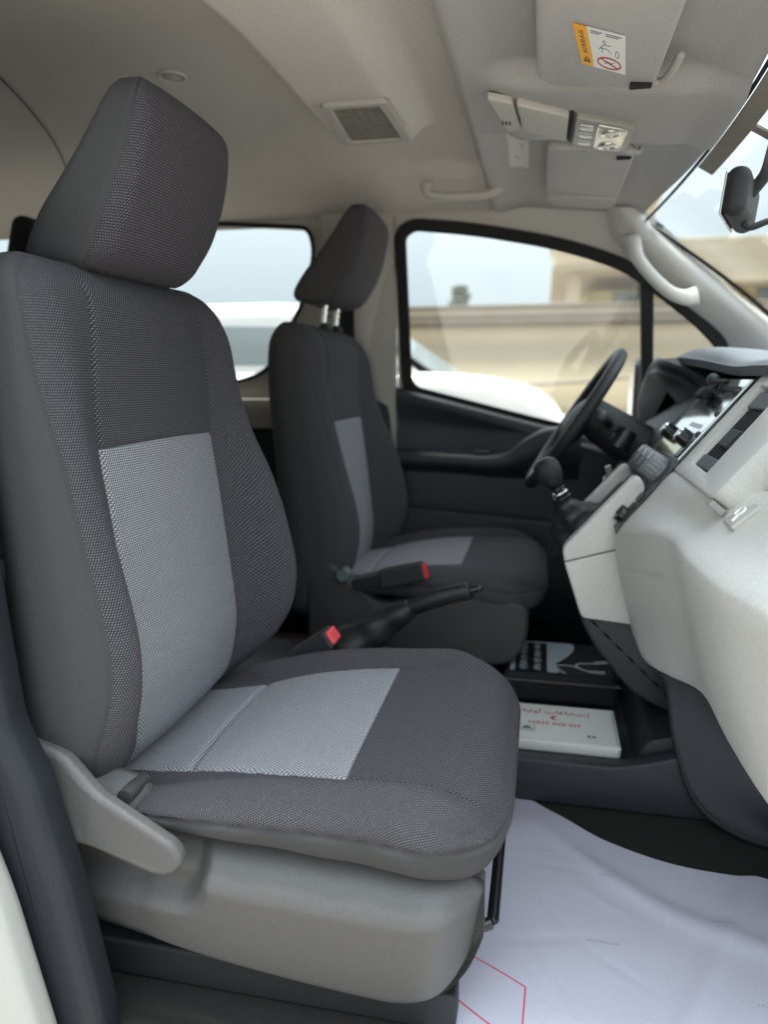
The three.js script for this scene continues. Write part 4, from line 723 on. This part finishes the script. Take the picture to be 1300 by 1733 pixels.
  mesh('tuning_panel', stackGeo(box(0.180, 0.214, -0.072, -0.036, 0.004, 0.010, 0.003), 0, 0), mat.gloss, rp);
  // three ribbed heater knobs
  const ribbed = (R, H) => { const rings = []; for (const [h, f] of [[0, 1.08], [0.25, 1.06], [0.3, 1], [0.88, 0.94], [0.97, 0.9], [1, 0.82]]) { const ring = []; for (let k = 0; k < 72; k++) { const a = k / 72 * 2 * Math.PI, e = R * f * (1 + (h > 0.27 && h < 0.95 ? 0.045 * Math.cos(a * 18) : 0)); ring.push([Math.cos(a) * e, Math.sin(a) * e, h * H]); } rings.push(ring); } return toCreasedNormals(loft(rings.reverse()), 0.8); };
  const knobMat = M(0.16, 0.17, 0.175, { roughness: 0.32 });
  for (let k = 0; k < 3; k++) {
    const kb = mesh('heater_knob', stackGeo(ribbed(0.029, 0.036).translate(0.140, 0.165 - k * 0.078, 0.0), 0, 0), knobMat, dash);
    mesh('knob_pointer', stackGeo(box(0.145, 0.163, 0.1625 - k * 0.078, 0.1675 - k * 0.078, 0.034, 0.038, 0.001), 0, 0), mat.chrome, kb);
  }
  mesh('switch_panel', stackGeo(box(0.022, 0.062, -0.060, 0.05, -0.002, 0.004, 0.003), 0, 0), mat.black, dash);
  const so = mesh('power_socket', stackGeo(new THREE.CylinderGeometry(0.017, 0.019, 0.014, 24).rotateX(Math.PI / 2).translate(0.028, -0.040, 0.006), 0, 0), mat.gloss, dash);
  mesh('socket_lid', stackGeo(box(0.022, 0.044, -0.052, -0.030, 0.012, 0.017, 0.003), 0, 0), mat.black, so);
  for (let k = 0; k < 3; k++) mesh('stack_switch', stackGeo(box(0.068, 0.088, -0.058 + k * 0.036, -0.026 + k * 0.036, 0.0, 0.0055, 0.003), 0, 0), mat.stack, dash);
  // top pad, driver side mass, tray above the glovebox
  mesh('top_pad', patch([
    [[0.392, 0.884, 0.26], [0.392, 0.886, 0.08], [0.392, 0.888, -0.10], [0.36, 0.905, -0.25], [0.34, 0.915, -0.45], [0.36, 0.905, -0.65], [0.42, 0.88, -0.80]],
    [[0.44, 0.896, 0.26], [0.44, 0.899, 0.08], [0.44, 0.902, -0.10], [0.42, 0.928, -0.25], [0.41, 0.938, -0.45], [0.42, 0.925, -0.65], [0.47, 0.895, -0.80]],
    [[0.60, 0.888, 0.26], [0.60, 0.890, 0.08], [0.60, 0.892, -0.10], [0.60, 0.905, -0.25], [0.60, 0.908, -0.45], [0.60, 0.90, -0.65], [0.62, 0.87, -0.80]],
    [[1.0, 0.81, 0.26], [1.0, 0.81, 0.08], [1.0, 0.81, -0.10], [1.0, 0.81, -0.25], [1.0, 0.81, -0.45], [0.98, 0.81, -0.65], [0.93, 0.80, -0.80]]].map(r => r.slice().reverse()), 40, 40, 0.02), mat.dashTop, dash);
  mesh('driver_side_body', prism([[0.225, 0.64, 0.03], [0.29, 0.76, 0.03], [0.40, 0.88, 0.02], [0.62, 0.88, 0], [0.99, 0.79, 0], [0.99, 0.25, 0], [0.55, 0.30, 0.05], [0.30, 0.50, 0.05]], -0.80, -0.278, { bevel: 0.012, r: 0.02 }), mat.black, dash);
  mesh('driver_lower_cover', prism([[0.215, 0.625, 0.03], [0.30, 0.615, 0], [0.36, 0.44, 0], [0.30, 0.44, 0.04]], -0.62, -0.275, { bevel: 0.01, r: 0.02 }), mat.doorTrim, dash);
  mesh('tray_back', prism([[0.46, 0.885, 0.02], [0.99, 0.80, 0], [0.99, 0.70, 0], [0.48, 0.705, 0.02]], 0.40, 0.80, { bevel: 0.008, r: 0.02 }), M(0.05, 0.042, 0.05, { roughness: 0.6 }), dash);
  mesh('tray_lip', prism([[0.326, 0.727, 0.012], [0.348, 0.764, 0.012], [0.45, 0.785, 0.01], [0.50, 0.70, 0], [0.340, 0.714, 0.005]], 0.453, 0.64, { bevel: 0.006, r: 0.012 }), mat.dashTop, dash);
  mesh('lower_body', box(0.42, 0.99, 0.30, 0.70, 0.09, 0.80, 0.01), mat.softBlack, dash);
  // instrument hood: arch round the dials
  const arch = (w, h, r) => { const a = []; for (let k = 0; k <= 24; k++) { const t = Math.PI * k / 24; a.push([Math.cos(t) * w, Math.pow(Math.sin(t), 0.55) * h]); } return a; };
  const zc = -0.475, rings = []; const A0 = arch(0.225, 0.215), A1 = arch(0.198, 0.19);
  for (const [x, f, dy] of [[0.262, 1.0, 0.0], [0.266, 1.02, 0.004], [0.36, 1.05, 0.004], [0.50, 1.06, -0.012]]) {
    const put = p => { const z = zc + p[0] * f, back = (1 - (x - 0.262) / 0.24) * 0.125 * sstep(-0.47, -0.25, z); return [x + back + (p[1] < 0.1 ? 0.03 * (0.1 - p[1]) / 0.1 : 0) + 0.02 * (p[1] / 0.2), 0.708 + p[1] * f + dy - 0.02 * sstep(-0.47, -0.26, z) * p[1] / 0.2, z]; };
    rings.push([...A0.map(put), ...A1.slice().reverse().map(put)]);
  }
  mesh('instrument_hood', toCreasedNormals(loft(rings), 0.7), mat.doorTrim, dash);
  const cl = mesh('instrument_face', box(0.46, 0.47, 0.71, 0.91, -0.65, -0.19, 0.004), mat.gloss, dash);
  for (const z of [-0.53, -0.31]) mesh('dial', new THREE.TorusGeometry(0.06, 0.004, 8, 36).rotateY(Math.PI / 2).translate(0.458, 0.80, z), mat.chrome, cl);
  // ignition lock
  const ig = mesh('ignition_lock', place(new THREE.CylinderGeometry(0.032, 0.036, 0.035, 30).rotateX(Math.PI / 2), [0.202, 0.645, -0.318], [0.3, 0.95, 0], [0, 0, -1]), mat.black, dash);
  mesh('lock_ring', place(new THREE.TorusGeometry(0.018, 0.0035, 8, 28), [0.186, 0.651, -0.318], [0.3, 0.95, 0], [0, 0, -1]), M(0.5, 0.45, 0.33, { metalness: 0.9, roughness: 0.3 }), ig);
  // steering column cover and stalk
  mesh('column_cover', (() => { const g = new THREE.CylinderGeometry(0.050, 0.068, 0.20, 28); return place(g, [0.200, 0.735, -0.455], [0.55, 0.835, 0], [-0.835, 0.55, 0]); })(), mat.black, dash);
  const sk = mesh('wiper_stalk', tube([[0.17, 0.762, -0.41], [0.165, 0.772, -0.36], [0.150, 0.783, -0.30], [0.140, 0.790, -0.265]], 0.0115, 24, 12), mat.black, dash);
  mesh('stalk_tip', new THREE.SphereGeometry(0.017, 18, 12).scale(1, 1, 1.5).translate(0.138, 0.792, -0.262), mat.stack, sk);
  mesh('stalk_collar', place(new THREE.CylinderGeometry(0.024, 0.03, 0.05, 20), [0.20, 0.735, -0.33], [0.9, -0.5, 0], [0.5, 0.9, 0]), mat.gloss, dash);
}
{ // gear console: pale rim and cheek, dark well
  const gc = thing('gear_console', 'pale console block that carries the gear lever', 'console');
  const rimU = [[0.053, 0.527, 0.006], [0.057, 0.499, 0.006], [0.195, 0.541, 0.004], [0.195, 0.600, 0.02], [0.205, 0.640, 0.02], [0.212, 0.664, 0.012], [0.200, 0.684, 0.010], [0.186, 0.682, 0.008], [0.062, 0.540, 0.004]];
  mesh('console_rim', prism(rimU, -0.004, 0.034, { bevel: 0.005, r: 0.01, seg: 4 }), mat.pale, gc);
  mesh('console_cheek', prism([[0.0575, 0.4965, 0.004], [0.098, 0.378, 0.012], [0.24, 0.366, 0.01], [0.24, 0.551, 0.004], [0.195, 0.5385, 0.004]], -0.003, 0.033, { bevel: 0.005, r: 0.01, seg: 4 }), mat.pale, gc);
  mesh('console_rim', prism(rimU, -0.225, -0.195, { bevel: 0.005, r: 0.01, seg: 4 }), mat.pale, gc);
  mesh('console_well', prism([[0.066, 0.505, 0.01], [0.185, 0.645, 0.01], [0.25, 0.66, 0], [0.26, 0.37, 0], [0.10, 0.385, 0.01]], -0.194, -0.0045, { bevel: 0.003, r: 0.01 }), mat.black, gc);
  mesh('front_rail', tube([[0.078, 0.545, -0.012], [0.13, 0.604, -0.012], [0.18, 0.662, -0.014], [0.192, 0.672, -0.03]], 0.010, 30, 10), mat.gloss, gc);
  mesh('under_cover', prism([[0.085, 0.40, 0.01], [0.30, 0.40, 0.01], [0.34, 0.16, 0.01], [0.22, 0.20, 0.06], [0.115, 0.33, 0.06]], -0.21, 0.02, { bevel: 0.008, r: 0.01 }), mat.black, gc);
}
{ // gear lever
  const g = thing('gear_lever', 'short gear lever with black ball knob and gathered leather boot', 'gear lever');
  const prof = [[0.001, 0.030], [0.014, 0.029], [0.024, 0.021], [0.029, 0.008], [0.0285, -0.006], [0.025, -0.019], [0.019, -0.030], [0.014, -0.038], [0.001, -0.040]].map(p => new THREE.Vector2(p[0] * 1.05, p[1] * 1.05)).reverse();
  const ax = [-0.48, 0.87, 0.0], up = (geo, c) => { const q = new THREE.Quaternion().setFromUnitVectors(new THREE.Vector3(0, 1, 0), V3(ax).normalize()); geo.applyQuaternion(q); return geo.translate(...c); };
  mesh('knob', up(new THREE.LatheGeometry(prof, 36), [0.018, 0.675, -0.10]), mat.leather, g);
  mesh('knob_badge', up(new THREE.CylinderGeometry(0.006, 0.006, 0.002, 20).translate(0.022, -0.004, 0.012), [0.018, 0.675, -0.10]), mat.redDark, g);
  for (let k = 0; k < 3; k++) mesh('collar', up(new THREE.TorusGeometry(0.0145 + k * 0.0025, 0.004, 8, 26).rotateX(Math.PI / 2), [0.040 + k * 0.0055, 0.636 - k * 0.0105, -0.10]), k === 1 ? mat.chrome : mat.gloss, g);
  mesh('shaft', tube([[0.034, 0.645, -0.10], [0.07, 0.585, -0.10]], 0.011, 6, 12), mat.gloss, g);
  const rings = []; for (let i = 0; i <= 30; i++) { const t = i / 30, ring = [], r = 0.020 + 0.072 * Math.pow(t, 0.85); for (let k = 0; k < 48; k++) { const a = k / 48 * 2 * Math.PI, f = 1 + 0.10 * Math.sin(a * 7 + t * 5) * t * (1 - t) * 3 + 0.07 * Math.sin(t * 24 + Math.sin(a * 2)) * (1 - t * 0.6); ring.push([0.052 + 0.052 * t + Math.cos(a) * r * f * 0.80 + 0.0, 0.612 - 0.075 * t + Math.cos(a) * r * f * 0.60 * t + Math.cos(a) * r * f * 0.2, -0.10 + Math.sin(a) * r * f * 1.05]); } rings.push(ring); }
  mesh('boot', loft(rings.reverse()), mat.leather, g);
}
{ // key in the lock
  const k = thing('ignition_key', 'metal key with ring hanging from the ignition lock', 'key', [0.182, 0.652, -0.318]);
  mesh('key_head', new RoundedBoxGeometry(0.016, 0.030, 0.004, 3, 0.002).rotateZ(0.35).translate(-0.012, 0.002, 0), mat.chrome, k);
  mesh('key_ring', new THREE.TorusGeometry(0.017, 0.0016, 8, 32).rotateY(0.9).translate(-0.016, -0.026, 0.0), mat.chrome, k);
  mesh('key_fob', new RoundedBoxGeometry(0.012, 0.045, 0.022, 3, 0.004).rotateZ(0.1).translate(-0.017, -0.062, 0.0), mat.black, k);
}
{ // phone clip on the stack; its dark blob stands in for a reflection
  const c = thing('phone_clip', 'small black phone clip and added dark reflection blob at the top of the centre stack', 'phone holder');
  mesh('ball_joint', stackGeo(new THREE.SphereGeometry(0.014, 18, 12).translate(0.362, 0.150, 0.022), 0, 0), mat.stack, c);
  mesh('reflection_blob', stackGeo(new RoundedBoxGeometry(0.028, 0.062, 0.018, 4, 0.008).translate(0.325, 0.130, 0.022), 0, 0), mat.softBlack, c);  // added dark shape in place of a reflection in the radio plate
  mesh('arm', stackGeo(box(0.354, 0.364, 0.020, 0.147, 0.016, 0.024, 0.003), 0, 0), mat.softBlack, c);
  mesh('blob_foot', stackGeo(new THREE.CylinderGeometry(0.008, 0.011, 0.018, 14).rotateX(Math.PI / 2).translate(0.329, 0.130, 0.011), 0, 0), mat.softBlack, c);
}
{ // steering wheel
  const w = thing('steering_wheel', 'black three spoke steering wheel seen from the side', 'steering wheel', [0.085, 0.772, -0.465]);
  const ax = V3([-0.842, 0.54, 0]).normalize(), q = new THREE.Quaternion().setFromUnitVectors(new THREE.Vector3(0, 0, 1), ax);
  const Q = g => { g.applyQuaternion(q); return g; };
  const rim = new THREE.TorusGeometry(0.203, 0.0165, 18, 96); mesh('rim', Q(rim), mat.leather, w);
  const hub = new THREE.SphereGeometry(0.078, 30, 20).scale(1, 0.92, 0.42).translate(0, 0, -0.012); mesh('hub', Q(hub), mat.black, w);
  // local axes after Q: find which local direction is world +z; spokes at left, right and bottom
  const loc = V3([0, 0, 1]).applyQuaternion(q.clone().invert()), ang0 = Math.atan2(loc.y, loc.x);
  const low = V3([-0.54, -0.842, 0]).applyQuaternion(q.clone().invert()), angL = Math.atan2(low.y, low.x);
  for (const a of [ang0, ang0 + Math.PI, angL]) { const s = new RoundedBoxGeometry(0.15, 0.042, 0.016, 4, 0.007).translate(0.125, 0, -0.004).rotateZ(a); mesh('spoke', Q(s), mat.black, w); const t = new RoundedBoxGeometry(0.07, 0.02, 0.006, 3, 0.003).translate(0.13, 0, 0.006).rotateZ(a); mesh('spoke_trim', Q(t), mat.stack, w); }
}
// ---------------------------------------------------------------- floor tunnel, tray and what lies in it
{
  const tn = thing('floor_tunnel', 'black plastic floor tunnel with open tray between the footwells', 'console');
  const prof = (z0, z1, yT, mt, nm) => mesh(nm, prism([[-0.30, 0.002, 0], [-0.30, yT, 0.03], [0.18, yT, 0.03], [0.30, yT + 0.035, 0.06], [0.42, yT + 0.10, 0.03], [0.46, 0.002, 0]], z0, z1, { bevel: 0.008, r: 0.02 }), mt, tn);
  prof(0.098, 0.140, 0.098, mat.doorTrim, 'near_wall'); prof(-0.44, -0.415, 0.098, mat.black, 'far_wall');
  mesh('tray_floor', box(-0.30, 0.30, 0.004, 0.085, -0.414, 0.097, 0.004), mat.black, tn);
  mesh('tray_front', prism([[0.215, 0.086, 0.01], [0.235, 0.14, 0.02], [0.30, 0.16, 0.03], [0.46, 0.22, 0], [0.46, 0.086, 0]], -0.414, 0.097, { bevel: 0.006, r: 0.01 }), mat.black, tn);
  mesh('rear_box', prism([[-1.0, 0.002, 0], [-1.0, 0.20, 0.02], [-0.34, 0.20, 0.03], [-0.32, 0.002, 0]], -0.185, 0.175, { bevel: 0.008, r: 0.02 }), mat.black, tn);
  mesh('side_cover', patch([
    [[0.245, 0.31, 0.06], [0.275, 0.26, 0.09], [0.29, 0.16, 0.13], [0.33, 0.06, 0.165], [0.46, 0.006, 0.20], [0.70, 0.004, 0.22]],
    [[0.32, 0.33, 0.065], [0.34, 0.27, 0.10], [0.36, 0.18, 0.145], [0.42, 0.10, 0.185], [0.52, 0.06, 0.22], [0.72, 0.06, 0.24]],
    [[0.50, 0.36, 0.06], [0.52, 0.30, 0.10], [0.54, 0.24, 0.16], [0.58, 0.2, 0.25], [0.64, 0.18, 0.40], [0.74, 0.18, 0.60]],
    [[0.72, 0.36, 0.06], [0.72, 0.33, 0.10], [0.72, 0.31, 0.2], [0.72, 0.30, 0.4], [0.72, 0.30, 0.6], [0.72, 0.30, 0.78]]], 34, 44, 0.012), mat.doorTrim, tn);
  mesh('edge_bead', tube([[0.245, 0.315, 0.063], [0.272, 0.262, 0.093], [0.288, 0.162, 0.135], [0.325, 0.064, 0.172], [0.40, 0.018, 0.197], [0.50, 0.008, 0.212], [0.70, 0.008, 0.226]], 0.007, 60, 8), mat.black, tn);
  mesh('toe_board', box(0.715, 0.735, 0.0, 0.42, 0.05, 0.80, 0.004), mat.softBlack, tn);
}
// 'first aid' in Arabic script, drawn as pen strokes from right to left
function arabic(g, cx, by, s) {
  g.save(); g.translate(cx, by); g.scale(s, s); g.strokeStyle = '#c0203a'; g.lineWidth = 9; g.lineCap = 'round'; g.lineJoin = 'round';
  const st = a => { g.beginPath(); g.moveTo(a[0][0], a[0][1]); for (const p of a.slice(1)) p.length > 2 ? g.quadraticCurveTo(...p) : g.lineTo(...p); g.stroke(); }, dot = (x, y) => { g.beginPath(); g.arc(x, y, 6, 0, 7); g.fill(); };
  st([[250, -48], [250, 4]]); st([[258, 22], [240, 22]]);
  st([[222, -16], [218, 4], [200, 4], [200, -12], [200, 4], [182, 4], [180, -14], [178, 4], [150, 4], [128, 4, 140, -22], [112, -26, 116, -4], [120, 4, 96, 4], [82, 4], [80, -48]]);
  st([[56, -20], [40, -34, 34, -16], [38, -2, 56, -6], [50, 6, 30, 4], [14, 4], [12, -48]]); dot(44, -44);
  st([[-10, -14], [-8, 12, -44, 12], [-82, 12, -78, -14]]); dot(-36, -22); dot(-54, -22);
  st([[-120, -46], [-120, 4]]); st([[-112, -62], [-128, -58]]);
  st([[-140, -8], [-154, -26, -164, -8], [-160, 4, -142, 2], [-146, 26, -172, 26]]);
  st([[-186, -48], [-186, 4], [-206, 4], [-208, -14], [-210, 4], [-228, 4], [-244, 4, -240, -18], [-258, -14, -250, 4]]); dot(-202, 22); dot(-216, 22); dot(-238, -34); dot(-252, -34);
  g.restore();
}
{ // first aid box
  const f = thing('first_aid_box', 'white first aid box with red lettering lying in the tray', 'first aid kit', [0.03, 0.087, -0.004]);
  const b = new RoundedBoxGeometry(0.32, 0.030, 0.186, 5, 0.010); b.translate(0, 0.0155, 0); mesh('case', b, M(0.66, 0.66, 0.63, { roughness: 0.4 }), f);
  mesh('lid_rim', box(-0.159, 0.159, 0.0245, 0.0285, -0.0935, 0.0935, 0.002), M(0.74, 0.74, 0.71, { roughness: 0.4 }), f);
  const tex = canvasTex(1024, 592, (g, w, h) => {
    g.fillStyle = '#e9eae6'; g.fillRect(0, 0, w, h); g.fillStyle = '#c0203a'; g.textAlign = 'center'; arabic(g, 600, 140, 1.0);
    g.font = 'bold 62px sans-serif'; g.fillText('FIRST AID KIT', 590, 350);
    g.beginPath(); g.arc(600, 222, 38, 0, 7); g.fill(); g.fillStyle = '#e9eae6'; g.beginPath(); g.arc(616, 222, 31, 0, 7); g.fill();
    g.strokeStyle = '#1c2a30'; g.fillStyle = '#1c2a30'; g.lineWidth = 5; g.strokeRect(330, 380, 110, 74); g.beginPath(); g.moveTo(345, 440); g.lineTo(360, 412); g.lineTo(380, 396); g.lineTo(404, 408); g.lineTo(426, 440); g.fill(); g.strokeRect(210, 380, 104, 74); g.fillRect(226, 412, 70, 12);
    g.fillRect(212, 470, 96, 7); g.fillRect(332, 470, 110, 7);
    g.fillRect(826, 470, 22, 20); g.fillRect(862, 470, 22, 20); g.fillRect(826, 498, 62, 8);
  });
  const pl = new THREE.PlaneGeometry(0.30, 0.172).rotateX(-Math.PI / 2).translate(0, 0.0310, 0); mesh('printed_label', pl, M(1, 1, 1, { map: tex, roughness: 0.45 }), f);
}
{ // zipped case with printed lid
  const c = thing('printed_case', 'black case with grey printed lid behind the first aid box', 'case', [0.068, 0.087, -0.285]);
  const b = new RoundedBoxGeometry(0.275, 0.078, 0.245, 5, 0.016); b.translate(0, 0.0395, 0); mesh('body', b, mat.softBlack, c);
  mesh('zip', tube([[-0.137, 0.060, 0.10], [-0.137, 0.060, 0.118], [-0.12, 0.060, 0.1245], [0.12, 0.060, 0.1245], [0.137, 0.060, 0.115], [0.137, 0.06, -0.1]], 0.003, 60, 6), M(0.06, 0.06, 0.065, { roughness: 0.4 }), c);
  const tex = canvasTex(1024, 912, (g, w, h) => {
    g.fillStyle = '#0b0f14'; g.fillRect(0, 0, w, h);
    g.fillStyle = '#b4bec8'; g.beginPath(); g.moveTo(10, 20); g.lineTo(640, 20); g.quadraticCurveTo(700, 120, 640, 300); g.quadraticCurveTo(560, 520, 470, 640); g.lineTo(500, 900); g.lineTo(10, 900); g.fill();
    g.fillStyle = '#0a0e16'; g.fillRect(60, 60, 320, 840);
    const r = mulberry(5); g.fillStyle = '#c2ccd6';
    for (const [x, parts] of [[95, [[90, 190], [310, 90], [450, 120], [610, 70], [700, 150]]], [240, [[100, 150], [300, 190], [530, 110], [690, 40], [750, 110]]]]) for (const [y, l] of parts) for (let k = 0; k < l; k += 16) { const o = r() * 26, hh = 40 + r() * 40; g.fillRect(x + o, y + k, hh, 10); if (r() > 0.4) g.fillRect(x + o + hh - 10, y + k, 9, 24); if (r() > 0.6) g.fillRect(x + o, y + k, 9, 20); }
    g.strokeStyle = '#c2cad2'; g.lineWidth = 22; g.beginPath(); g.moveTo(560, 900); g.lineTo(470, 760); g.stroke();
    g.lineWidth = 26; g.beginPath(); g.moveTo(480, 700); g.quadraticCurveTo(600, 650, 690, 720); g.quadraticCurveTo(740, 800, 860, 810); g.stroke(); g.beginPath(); g.moveTo(690, 720); g.quadraticCurveTo(640, 600, 760, 590); g.lineTo(880, 560); g.stroke();
    g.fillStyle = '#aab2ba'; g.beginPath(); g.moveTo(850, 520); g.lineTo(985, 470); g.lineTo(1010, 540); g.lineTo(860, 600); g.fill(); g.beginPath(); g.moveTo(800, 770); g.lineTo(960, 770); g.lineTo(930, 850); g.lineTo(780, 830); g.fill();
  });
  mesh('printed_lid', new THREE.PlaneGeometry(0.252, 0.222).rotateX(-Math.PI / 2).translate(0, 0.0792, 0), M(1, 1, 1, { map: tex, roughness: 0.35 }), c);
}
// ---------------------------------------------------------------- hand brake
{
  const h = thing('hand_brake', 'black hand brake lever with leather boot between the seats', 'hand brake');
  const ring = (c, T, r, n = 24, wob = 0, ph = 0) => { const t = V3(T).normalize(), A = new THREE.Vector3(0, 0, 1), Bv = new THREE.Vector3().crossVectors(t, A).normalize(), out = []; for (let k = 0; k < n; k++) { const a = k / n * 2 * Math.PI, e = r * (1 + wob * Math.sin(a * 4 + ph)); const p = V3(c).addScaledVector(Bv, Math.cos(a) * e).addScaledVector(A, Math.sin(a) * e); out.push([p.x, p.y, p.z]); } return out; };
  const rs = []; for (let i = 0; i <= 30; i++) { const t = i / 30; rs.push(ring([lerp(-0.285, -0.140, t), lerp(0.366, 0.420, t) + 0.006 * Math.sin(t * 3.1), 0.02], [1, 0.36, 0], 0.017 + 0.004 * Math.sin(t * 3.1) + 0.002 * sstep(0.7, 0.95, t), 20)); }
  mesh('grip', loft(rs.reverse()), mat.leather, h);
  mesh('button', tube([[-0.142, 0.419, 0.02], [-0.122, 0.426, 0.02]], 0.0085, 6, 14), mat.gloss, h);
  const bs = []; for (let i = 0; i <= 44; i++) { const t = i / 44; bs.push(ring([lerp(-0.415, -0.272, t), lerp(0.255, 0.372, Math.pow(t, 0.8)), 0.02], [1, 0.8, 0], lerp(0.062, 0.021, Math.pow(t, 0.7)) * (1 + 0.05 * Math.sin(t * 17)), 30, 0.07 * (1 - t), t * 9)); }
  mesh('boot', loft(bs.reverse()), mat.leather, h);
  mesh('shaft_base', prism([[-0.50, 0.19, 0.01], [-0.49, 0.235, 0.02], [-0.40, 0.25, 0.02], [-0.28, 0.235, 0.02], [-0.26, 0.19, 0.01]], -0.07, 0.11, { bevel: 0.008 }), mat.black, h);
}
// ---------------------------------------------------------------- protective paper on the floor
{
  const edge = curve([[-0.30, 0.09], [-0.03, 0.115], [0.056, 0.176], [0.144, 0.245], [0.265, 0.298], [0.43, 0.306], [0.72, 0.30]]);
  const wr = (x, z) => 0.004 + 0.0012 * (1 + Math.sin(x * 21 + Math.sin(z * 13) * 1.4)) * sstep(0, 0.15, z - edge(x)) + 0.0007 * (1 + Math.sin(z * 34 + x * 17)) + 0.006 * gauss(z - edge(x) - 0.10 - 0.3 * (x - 0.1), 0.03) * sstep(-0.05, 0.2, x) + 0.004 * gauss((x - 0.28) + (z - 0.55) * 0.5, 0.018) + crease(x, z);
  const cl = [], cr = mulberry(21); for (let k = 0; k < 26; k++) { const a = cr() * 3.14; cl.push([Math.cos(a), Math.sin(a), lerp(-0.1, 0.6, cr()), lerp(0.2, 0.8, cr()), 0.04 + cr() * 0.12, (cr() - 0.35) * 0.004]); }
  function crease(x, z) { let h = 0; for (const [c, s, px, pz, L, A] of cl) { const u = (x - px) * c + (z - pz) * s, v = -(x - px) * s + (z - pz) * c; h += A * Math.max(0, 1 - Math.abs(v) / 0.016) * Math.max(0, 1 - Math.abs(u) / L); } return h; }
  const P = []; for (let i = 0; i <= 170; i++) { const x = -0.125 + 0.825 * i / 170, row = []; for (let j = 0; j <= 150; j++) { const z = lerp(edge(x), 0.836, j / 150); row.push([x, wr(x, z), z]); } P.push(row); }
  const g = sheet(P.map(r => r.slice().reverse())); uvXZ(g, 1); { const u = g.attributes.uv; for (let i = 0; i < u.count; i++) u.setXY(i, u.getX(i) + 0.30, 1 - u.getY(i)); }
  const tex = canvasTex(1400, 1400, (q, w, h) => {
    q.fillStyle = '#c6c3d3'; q.fillRect(0, 0, w, h); const px = (x, z) => [(x + 0.30) * 1400, z * 1400], r = mulberry(9);
    for (let k = 0; k < 260; k++) { q.fillStyle = `rgba(${r() > 0.5 ? '255,255,255' : '120,118,140'},${0.02 + r() * 0.04})`; q.save(); q.translate(r() * w, r() * h); q.rotate(r() * 6); q.fillRect(0, 0, 40 + r() * 240, 1 + r() * 5); q.restore(); }
    q.strokeStyle = '#d04a52'; q.lineWidth = 3.2; for (const L of [[[-0.20, 0.53], [-0.074, 0.594], [0.007, 0.639], [0.002, 0.76]], [[-0.20, 0.61], [-0.106, 0.667], [-0.039, 0.712], [0.01, 0.75]]]) { q.beginPath(); L.forEach((p, i) => i ? q.lineTo(...px(...p)) : q.moveTo(...px(...p))); q.stroke(); }
    q.fillStyle = 'rgba(110,108,130,0.28)'; for (const [x, z, l] of [[0.10, 0.52, 0.05], [0.33, 0.60, 0.05], [0.30, 0.44, 0.04], [0.02, 0.30, 0.03], [0.13, 0.36, 0.03]]) { const [a, b] = px(x, z); for (let k = 0; k < l * 1400; k += 8) q.fillRect(a + k, b + r() * 3, 5, 7); }
  });
  tex.repeat.set(1, 1); tag(mesh('paper_floor_cover', g, M(1, 1, 1, { map: tex, roughness: 0.42, bumpMap: knitBump, bumpScale: 0.0003 })), 'white protective paper with red printed lines on the footwell floor', 'floor cover');
}
renderer.render(scene, camera);
